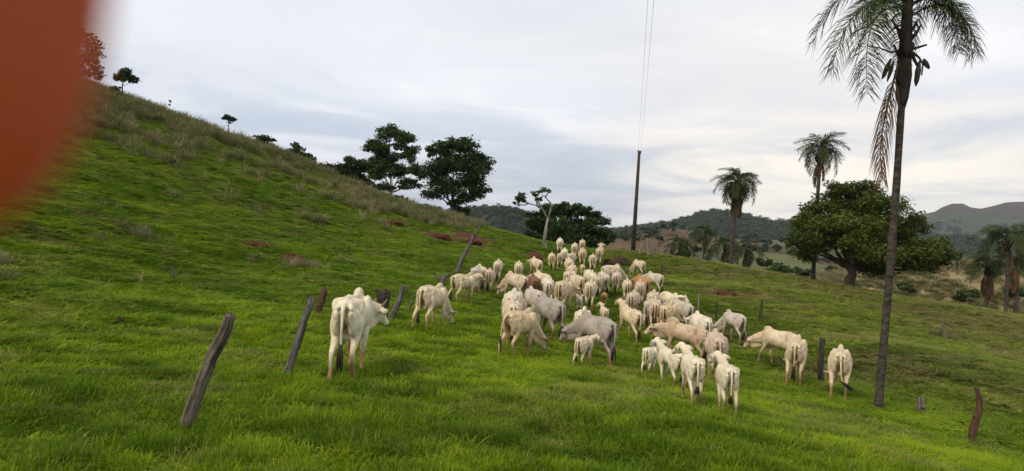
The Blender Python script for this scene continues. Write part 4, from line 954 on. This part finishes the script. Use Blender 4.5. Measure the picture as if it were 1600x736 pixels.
# pose: neck, head yaw (+ left), legs, tail, girth
WALK = ('low', 0, 'walk', 'down', 1.0); WALK2 = ('low', 0, 'walk2', 'down', 1.0); STAND = ('low', 0, 'stand', 'down', 1.05)
LOW = ('low', 0, 'walk', 'down', 1.0); GRAZE = ('graze', 0, 'wide', 'down', .95); GRAZE2 = ('graze', 0, 'walk2', 'down', 1.08)
GL = ('graze', 35, 'wide', 'down', 1.0); GR = ('graze', -30, 'stand', 'down', .95); LL = ('level', 60, 'stand', 'down', 1.0); LR = ('level', -55, 'walk', 'down', .95)
UP = ('up', 0, 'walk2', 'down', 1.0); FAT = ('low', 0, 'stand', 'down', 1.14)
HERD = [
 ('cow',536,462,597,11,('low',-34,'walk','down',.80),'white','white cow alone at the fence, nearest on the left, head turned right',None),
 ('cow',661,444,518,26,('graze',-12,'wide','down',1.0),'cream','cream cow grazing with its head down right, second from the left',None),
 ('cow',713,427,476,38,('level',-15,'wide','down',.92),'cream','slim cream cow standing level headed behind the grazing cream cow',None),
 ('cow',741,417,460,8,LOW,'lgrey','pale grey cow just right of the slim cream cow',None),
 ('cow',762,426,461,3,FAT,'pink','pinkish cow seen from behind in the left group, tail hanging straight',None),
 ('cow',757,415,None,-8,STAND,'cream','cow half hidden behind the pinkish one of the left group',None),
 ('cow',776,409,443,4,STAND,'bone','rightmost cow of the small left group, seen from behind',None),
 ('cow',809,412,445,0,WALK,'cream','lone narrow cow between the left group and the main herd',None),
 ('cow',840,407,437,-25,STAND,'cream','cream cow angled left, in front of the red earth bank',None),
 ('cow',818,428,None,-40,GRAZE,'pink','dusty pink cow angled left with its head lowered, left edge of the herd',None),
 ('cow',841,434,None,-8,FAT,'brown','dark reddish brown cow, the only dark one in the herd',None),
 ('cow',857,428,None,-30,STAND,'cream','cream cow just behind the dark brown one',None),
 ('cow',861,396,424,0,WALK2,'cream','cream cow rear view with clear legs, upper left of the far bunch',None),
 ('cow',874,396,421,2,WALK,'pink','narrow cow beside the clear legged cream cow in the far bunch',None),
 ('cow',884,390,None,0,STAND,'white','white rump third from the left in the far bunch',None),
 ('cow',876,374,None,0,FAT,'white','farthest cow on the crest, white rump alone against the dark tree',None),
 ('cow',899,381,None,3,STAND,'cream','left one of the two cows side by side on the crest',None),
 ('cow',911,376,None,0,WALK,'pink','right one of the two cows side by side on the crest',None),
 ('cow',894,395,None,8,STAND,'pink','small pinkish rump below the two crest cows',None),
 ('cow',909,390,420,0,('low',0,'walk2','down',1.14),'tan','large dusky rump in the centre of the far bunch',None),
 ('cow',925,398,428,0,WALK,'bone','cow right of the large dusky rump, in the far bunch',None),
 ('cow',935,388,417,6,UP,'yellow','yellowish cow with its head up, right end of the far bunch',None),
 ('cow',893,406,None,-3,FAT,'cream','broad cream rump stacked above another, middle of the track',None),
 ('cow',896,416,None,5,STAND,'bone','bone coloured rump stacked below the broad cream one',None),
 ('calf',910,414,433,-4,WALK,'yellow','small calf from behind below the large dusky rump',None),
 ('cow',891,424,None,14,('low',0,'stand','down',1.05),'cream','cream cow angled right below the stacked rumps',None),
 ('cow',911,431,None,-22,STAND,'bone','cow angled left, upper middle of the main herd',None),
 ('cow',920,440,487,3,WALK2,'bone','big cow in mid herd with legs apart and tail over its cleft',None),
 ('cow',933,432,468,5,WALK,'pink','narrow cow right of the big mid herd cow',None),
 ('cow',929,424,None,165,STAND,'white','white cow facing the camera deep in the herd',None),
 ('cow',945,429,464,-18,FAT,'lgrey','greyish cow angled left at the right of mid herd',None),
 ('cow',954,414,None,50,GRAZE2,'bone','cow stretching its neck down to the right, right of the far bunch',None),
 ('cow',961,428,462,4,STAND,'pink','pinkish rump below the cow that stretches its neck to the right',None),
 ('cow',1002,407,433,-35,GRAZE,'bone','lone cow on the far right of the track, angled left',None),
 ('cow',1027,431,461,-40,STAND,'lgrey','grey cow with hanging tail beside the ochre animal',None),
 ('cow',1013,434,None,-25,LOW,'ochre','ochre orange cow squeezed between pale ones on the right',None),
 ('cow',1005,441,None,0,WALK,'pink','pinkish cow in front of the ochre one',None),
 ('cow',979,442,476,-2,WALK2,'bone','bone coloured cow with rounded top, left of the right bunch',None),
 ('cow',993,457,None,6,FAT,'pink','broad pinkish rump in the middle of the right bunch',None),
 ('cow',1025,457,None,4,STAND,'bone','rump with dark marks either side of the tail, right bunch',None),
 ('cow',1012,474,515,8,WALK,'lgrey','tall pale grey cow with a long straight tail, right bunch',None),
 ('cow',991,484,537,-28,('up',10,'walk','down',.95),'cream','cream cow with its head high and ears out, walking away left',None),
 ('cow',1047,476,None,15,GR,'yellow','yellowish cow with a dark patch under its tail',None),
 ('cow',1030,470,None,0,STAND,'pink','pinkish rump wedged behind the yellowish dark patched cow',None),
 ('cow',1060,461,None,150,('level',20,'stand','down',1.0),'white','white cow looking back over the herd, right bunch',None),
 ('cow',1078,472,None,-35,FAT,'lgrey','pale grey cow angled left in front of the white one looking back',None),
 ('bull',1066,503,565,-78,('low',30,'stand','down',1.05),'tan','large tan bull standing side on with a tall hump',None),
 ('cow',1110,495,None,-22,STAND,'white','white cow behind the rump of the tan bull',None),
 ('cow',1153,491,537,-35,GL,'lgrey','pale grey cow grazing to the left, alone right of the tan bull',None),
 ('cow',1119,524,600,-6,('low',0,'walk2','right',1.12),'pink','large pinkish cow from behind, right of the calves and below the bull',None),
 ('calf',1009,542,590,12,('up',-35,'walk','down',.95),'white','white calf standing apart, leftmost of the calves by the bull',None),
 ('calf',1056,548,612,-28,('up',10,'walk2','down',1.0),'white','white calf walking away left, second calf from the bull head',None),
 ('calf',1085,557,637,-10,('up',35,'walk','down',1.05),'white','nearest plump white calf with its tail down, between two calves',None),
 ('calf',1138,570,652,-8,('up',30,'walk2','down',1.0),'white','rightmost white calf of the row with its head turned left',None),
 ('calf',904,526,578,18,('level',-35,'walk','down',1.0),'cream','cream calf beside the grey horned cow, looking right',None),
 ('cow',941,495,573,-40,('half',15,'walk','down',.93),'grey','dark grey horned cow bending its head down to the left',None),
 ('cow',906,485,548,5,STAND,'white','white rump peeping out behind the dark grey horned cow',None),
 ('calf',945,484,512,-10,('up',30,'walk','down',1.1),'bone','pale calf with one ear out, behind the dark grey horned cow',None),
 ('calf',904,467,491,0,('level',0,'walk2','down',1.05),'white','small white calf from behind in the middle of the herd',None),
 ('calf',943,460,483,0,('low',0,'walk2','down',.95),'ochre','tiny ochre orange calf from behind',None),
 ('cow',797,484,561,30,('graze',-18,'walk','left',1.0),'yellow','yellowish cream cow grazing to the right at the left front of the herd',None),
 ('cow',866,468,538,-28,GRAZE2,'grey','grey cow with a long dark tipped tail, right of the yellowish grazing cow',None),
 ('cow',797,456,527,4,FAT,'white','upper white rump of the two behind the yellowish grazing cow',None),
 ('cow',799,470,544,-3,STAND,'bone','lower pale rump of the two behind the yellowish grazing cow',None),
 ('cow',838,453,508,-18,('graze',0,'stand','down',1.12),'lgrey','pale grey rump left of the grey long tailed cow',None),
 ('cow',874,438,494,14,('low',-35,'walk','down',1.0),'yellow','golden cream cow turned right in the middle of the herd',None),
 ('cow',862,437,None,-5,STAND,'white','white cow with a dark horn in front of the golden cream one',None),
 ('cow',1222,517,575,-62,('half',0,'walk','down',1.05),'bone','pale cow side on, stretching its neck to graze left',None),
 ('cow',1240,531,604,4,GL,'bone','pale cow from behind overlapping the one that stretches its neck left',None),
 ('cow',1309,546,626,0,('graze',25,'wide','right',1.06),'bone','rightmost cow, grazing beside the dark post with its tail swung right',None),
]
for a in HERD: put(*a)
for i in range(len(placed)):
    for j in range(i):
        a, b_ = placed[i], placed[j]
        dd = math.hypot(a[1] - b_[1], a[2] - b_[2])
        if dd < .85: print('CLOSE %.2f d=%.1f | %s | %s' % (dd, a[4], a[0], b_[0]))

# ------------------------------------------------------------------ posts, stumps, mounds
def post(name, label, cat, foot, tip, r, m_, mids=(), seed=1, group=None, knots=0, taper=.8, d=None):
    rng = np.random.default_rng(seed)
    if d is None: b_, d = at(*foot)
    else: b_ = point(foot[0], foot[1], d)
    pts = [np.array([0, 0, -.2])] + [point(a, c, d + dz) - b_ for a, c, dz in mids] + [point(tip[0], tip[1], d) - b_]
    pts[0] = pts[0] - (pts[1] / np.linalg.norm(pts[1])) * .15 * np.array([1, 1, 0])
    P = np.array(pts); n = len(P); t = np.linspace(0, n - 1, 13); Pi = np.stack([np.interp(t, np.arange(n), P[:, k]) for k in range(3)], -1)
    Pi += rng.normal(0, r * .06, Pi.shape); o = link(name, None) if False else None
    V, Q, T = tube(Pi, np.linspace(r * 1.08, r * taper, 13) * (1 + rng.normal(0, .05, 13)), 12, True, .06, rng)
    V[-1] += (Pi[-1] - Pi[-2]) * .15                     # splintered top
    top = slice(12 * 12, 13 * 12); V[top] += rng.uniform(-.4, .8, (12, 1)) * r * (Pi[-1] - Pi[-2]) / np.linalg.norm(Pi[-1] - Pi[-2])
    ring = np.concatenate([np.repeat(np.arange(13), 12), [0, 12]]); cen = Pi[ring]; al = np.concatenate([[0], np.cumsum(np.linalg.norm(np.diff(Pi, axis=0), axis=1))])
    axc = V - cen; axc[:, 2] = al[ring]; axv = [axc]
    mb = MB(); mb.add(V, Q, T)
    for k in range(knots):
        u = rng.uniform(.3, .95); p = Pi[int(u * 12)]; kn = sphere_geo(p + rng.normal(0, r * .6, 3), [r * .5] * 3, 8, 6); mb.add(*kn); axv.append(kn[0])
    o = link(name, mb.mesh(name, [m_], True, {'axis': np.concatenate(axv)}), None, tuple(b_)); tag(o, label, cat, group); return o, b_, d
G_F = 'old fence posts along the left of the track'
p1 = post('fence_post', 'thick split wooden post leaning right, nearest on the left', 'fence post', (283,682), (360,496), .085, M_POST, [(318,590,.05)], 1, G_F, 1)
p2 = post('fence_post', 'grey leaning post between the nearest post and the white cow', 'fence post', (446,592), (487,467), .075, M_POSTG, [(466,530,0)], 2, G_F)
p3 = post('fence_post', 'short reddish brown post just behind the top of the grey leaning post', 'fence post', (494,494), (508,452), .10, M_POSTR, [(501,474,0)], 3, G_F)
p4 = post('fence_post', 'crooked grey post leaning right behind the white cow', 'fence post', (605,507), (630,448), .09, M_POSTG, [(616,487,0),(624,470,0)], 4, G_F, 1)
post('fence_post', 'thin faint post leaning beside the grazing cream cow', 'fence post', (637,487), (644,470), .05, M_POSTG, [], 5, G_F)
post('fence_post', 'bent weathered branch lying against the slope behind the slim cream cow', 'branch', (690,446), (702,428), .10, M_POSTG, [(694,434,0)], 6, G_F)
post('leaning_pole', 'long crooked pole leaning far right above the left group', 'pole', (713,426), (758,338), .13, M_POSTG, [(722,405,0),(738,375,0),(745,362,0)], 7, None, 2, .45)
post('leaning_stick', 'thin dead stick leaning near the top of the long crooked pole', 'stick', (764,362), (770,340), .05, M_POSTG, [], 8, None, 0, .4)
G_R = 'old posts and stakes right of the track'
post('fence_post', 'dark upright post beside the rightmost cow', 'fence post', (1282,598), (1285,530), .085, M_POSTD, [(1283,560,0)], 9, G_R, 0, .95)
post('snag', 'curved dark snag with a bulging foot, bottom right', 'snag', (1518,694), (1526,608), .09, M_POSTR, [(1519,680,0),(1523,662,0),(1531,640,0),(1529,622,0)], 10, None, 2, .55)
post('tree_stump', 'small stub of a stump between the tall palm and the curved snag', 'stump', (1440,646), (1438,625), .13, M_POST, [], 11, None, 2, .6)
post('tree_stump', 'thin pointed stump standing in a clump of dry grass, far right slope', 'stump', (1476,531), (1473,498), .13, M_POST, [(1474,515,0)], 12, None, 2, .4)
post('fence_post', 'dark faint post on the right slope, alone in the grass', 'fence post', (1187,500), (1191,470), .075, M_POSTD, [], 13, G_R)
post('fence_post', 'low stub of a post behind the cow that stretches its neck left', 'fence post', (1205,520), (1205,504), .08, M_POSTD, [], 14, G_R)
post('stake', 'thin pale stake behind the white cow that looks back', 'stake', (1091,490), (1092,459), .035, M_PALE, [], 15, G_R)
post('stake', 'thin dark stake left of the pale grey grazing cow', 'stake', (1119,502), (1120,472), .04, M_POSTD, [], 16, G_R)
post('fence_post', 'dark post with a knobbly top near the lone far right cow', 'fence post', (1034,434), (1034,411), .10, M_POSTR, [], 17, G_R, 3)
post('fence_post', 'dark post on the ridge right of the power pole', 'fence post', (1023,405), (1022,385), .12, M_POST, [], 18, G_R)
post('dead_sapling', 'bent pale dead sapling right beside the power pole', 'sapling', (998,396), (1001,371), .07, M_PALE, [(1001,388,0),(1003,380,0)], 19, None, 0, .5)
post('dead_sapling', 'second pale dead sapling, farther right of the power pole', 'sapling', (1013,400), (1012,373), .09, M_PALE, [(1012,386,0)], 20, None, 0, .6)
post('tree_stump', 'short pale stub right of the white trunk of the bare tree', 'stump', (853,388), (853,381), .12, M_PALE, [], 21)
for (a, c, hgt, rad, m_, lab, nm, cat) in (
 (456,409,.42,.55,M_TERM,'red termite mound on the left hillside, the nearest dome','termite_mound','termite mound'),
 (396,383,.22,.7,M_TERM,'low red mound up left of the red dome','termite_mound','termite mound'),
 (614,349,.30,.95,M_TERM,'red mound high on the hillside below the tall open crowned tree','termite_mound','termite mound'),
 (686,374,.55,.9,M_TERM,'red mound left of the long leaning pole','termite_mound','termite mound'),
 (734,380,.40,1.1,M_TERM,'wide bare red bank by the long leaning pole','earth_bank','earth bank'),
 (836,411,.75,.7,M_TERM,'steep red earth bank behind the cream cow angled left','earth_bank','earth bank'),
 (1130,461,.30,.75,M_TERM,'dark red mound on the right slope above the grey grazing cow','termite_mound','termite mound'),
 (965,413,.65,1.0,M_TERMB,'brown earthy mound right of the yellowish head up cow','earth_bank','earth bank'),
 (187,509,.20,.12,M_TERMB,'small brown clod standing in the grass, far left','clod','clod'),
 (265,421,.14,.30,M_TERMB,'flat dark clod on the left hillside','clod','clod'),
 (255,250,.35,1.0,M_TERMB,'brown hummock high on the left hillside','hummock','hummock')):
    b_, d = at(a, c); rng = np.random.default_rng(int(a)); V, Q, T = sphere_geo((0, 0, 0), (rad, rad * .8, hgt), 40, 22)
    nn = fbm(V[:, 0] / rad * 2.5 + 7, V[:, 1] / rad * 2.5 + V[:, 2] * 2, int(a), 4); fn = fbm(V[:, 0] / rad * 7 + 3, V[:, 1] / rad * 7 + V[:, 2] / rad * 5, int(a) + 5, 3); V = V * (.25 + .85 * nn + .5 * fn)[:, None]; V[:, 2] *= .9
    o = link(nm, mesh_np(nm, V, [Q, T], [m_]), None, (b_[0], b_[1], b_[2] - .04)); tag(o, lab, cat, 'red mounds on the hillside' if nm == 'termite_mound' else None)
# burnt stump behind the first cow's head
b_, d = at(596, 497); s = d / FPX; mb = MB(); rng = np.random.default_rng(31)
mb.tube([(0, 0, -.2), (0, 0, .1), (.02, 0, 25 * s), (.0, 0, 38 * s), (-.03, 0, 44 * s)], [12 * s, 10 * s, 9 * s, 13 * s, 7 * s], 14, True, .12, rng)
for k in range(9):
    a = rng.uniform(0, 6.28); mb.tube([(0, 0, 34 * s), (math.cos(a) * 8 * s, math.sin(a) * 8 * s, 40 * s), (math.cos(a) * 13 * s, math.sin(a) * 13 * s, (36 + rng.uniform(0, 10)) * s)], [.07, .05, .025], 5, True)
tag(link('tree_stump', mb.mesh('tree_stump', [M_SHAFT]), None, tuple(b_)), 'reddish brown burnt stump with ragged top behind the head of the white cow', 'stump')

# fence wire between the left posts
def wire(label, pts, r, group, name='fence_wire', cat='wire', sag=.02):
    P = []
    for a, c in zip(pts[:-1], pts[1:]):
        for t in np.linspace(0, 1, 12, endpoint=False):
            q = a * (1 - t) + c * t; q = q + np.array([0, 0, -sag * np.linalg.norm(c - a) * 4 * t * (1 - t) * .5]); P.append(q)
    P.append(pts[-1]); P = np.array(P); o0 = P[0]
    mb = MB(); mb.tube(P - o0, r, 5, True); return tag(link(name, mb.mesh(name, [M_WIRE]), None, tuple(o0)), label, cat, group)
def along(pt, foot, tip, u): return point(foot[0] + (tip[0] - foot[0]) * u, foot[1] + (tip[1] - foot[1]) * u, pt[2])
for u, left_y, lab in ((.93, 520, 'top slack wire of the left fence'), (.62, 578, 'second slack wire of the left fence'), (.36, 640, 'lowest slack wire of the left fence')):
    wire(lab, [point(-60, left_y, 7.2), along(p1, (283,682), (360,496), u), along(p2, (446,592), (487,467), u), along(p4, (605,507), (630,448), u)], 0.0019, 'slack fence wires on the left', sag=.03)
# power pole and its two lines
b_, d = at(989, 393, dmax=85); tp_ = point(999, 236, d)
pole = thing('power_pole', 'tall thin dark power pole at the end of the track', 'power pole', tuple(b_))
mb = MB(); mb.tube([np.array([0, 0, -.5]), (tp_ - b_) * .5, tp_ - b_], [.21, .17, .13], 10, True, .02, np.random.default_rng(3)); link('shaft', mb.mesh('shaft', [M_POLE]), pole)
for k, o_ in enumerate((-.12, .12)):
    mb = MB(); mb.tube([tp_ - b_ + np.array([o_, -.1, -.25]), tp_ - b_ + np.array([o_, -.1, -.05]), tp_ - b_ + np.array([o_, -.1, .06])], [.03, .055, .035], 8, True); link('insulator', mb.mesh('insulator', [M_PORC]), pole)
for k, (o_, e) in enumerate(((-.12, (1020, -120)), (.12, (1032, -120)))):
    a0 = tp_ + np.array([o_, -.1, .05]); a1 = point(e[0], e[1], 17); wire(('left' if k == 0 else 'right') + ' one of the two power lines running up from the pole', [a0, a1], .005, 'power lines', 'power_line', 'power line', .004)

# ------------------------------------------------------------------ the photographer's fingertip at the lens
def _skin():
    c = MIX(NOISE(OBJCO(), 300, 4), (0.50, 0.155, 0.075), (0.42, 0.11, 0.045))
    d = PRIN(c, 0.6, spec=0.2); t = N('ShaderNodeBsdfTranslucent'); t.inputs[0].default_value = (0.85, 0.29, 0.13, 1)
    mx = N('ShaderNodeMixShader'); mx.inputs[0].default_value = .45; L(d, mx.inputs[1]); L(t.outputs[0], mx.inputs[2]); return mx.outputs[0]
M_SKIN = mat('skin', _skin)
M_NAIL = mat('nail', lambda: PRIN((0.55, 0.28, 0.2), 0.3))
fd = .034; tipc = point(-246, 62, fd); upv = (point(-160, -400, fd) - tipc); upv /= np.linalg.norm(upv)
fing = thing('finger', 'blurred reddish fingertip covering the top left corner of the lens', 'finger', tuple(tipc))
mb = MB(); rr = .0098
prof = [(-1.02, .05), (-.96, .30), (-.8, .60), (-.55, .84), (-.25, .97), (.1, 1.02), (.8, 1.0), (1.6, 1.02), (2.2, 1.06), (2.9, 1.0), (4.0, 1.05), (4.8, 1.12), (5.6, 1.05), (6.4, .9), (6.8, .5)]
bend = -_f * .0005
mb.tube([upv * u * rr + bend * max(0, u - 2) ** 2 for u, q_ in prof], [q_ * rr for u, q_ in prof], 24, True)
link('fingertip', mb.mesh('fingertip', [M_SKIN]), fing)
V, Q, T = sphere_geo((0, 0, 0), (.0055, .0012, .0065), 14, 8)
Bm = np.stack([np.cross(upv, _f), _f, upv], 1)
link('fingernail', mesh_np('fingernail', V @ Bm.T + _f * rr * .95 - upv * .0015, [Q, T], [M_NAIL]), fing)

# ------------------------------------------------------------------ air between here and the far hills
def box(name, lo, hi):
    (a, b_, c), (d, e, f_) = lo, hi
    V = [(a,b_,c),(d,b_,c),(d,e,c),(a,e,c),(a,b_,f_),(d,b_,f_),(d,e,f_),(a,e,f_)]
    return mesh_np(name, np.array(V), [np.array([(0,3,2,1),(4,5,6,7),(0,1,5,4),(1,2,6,5),(2,3,7,6),(3,0,4,7)])], [], False)
hz = bpy.data.materials.new('haze'); hz.use_nodes = True; t_ = hz.node_tree; t_.nodes.clear()
ho = t_.nodes.new('ShaderNodeOutputMaterial'); hv = t_.nodes.new('ShaderNodeVolumePrincipled')
hv.inputs['Color'].default_value = (0.80, 0.87, 0.98, 1); hv.inputs['Density'].default_value = 0.00007
t_.links.new(hv.outputs[0], ho.inputs['Volume'])
hb = link('haze', box('haze', (-7800, -7800, -60), (7800, 7800, 330))); hb.data.materials.append(hz); tag(hb, 'pale blue haze in the valley air', None, kind='stuff')
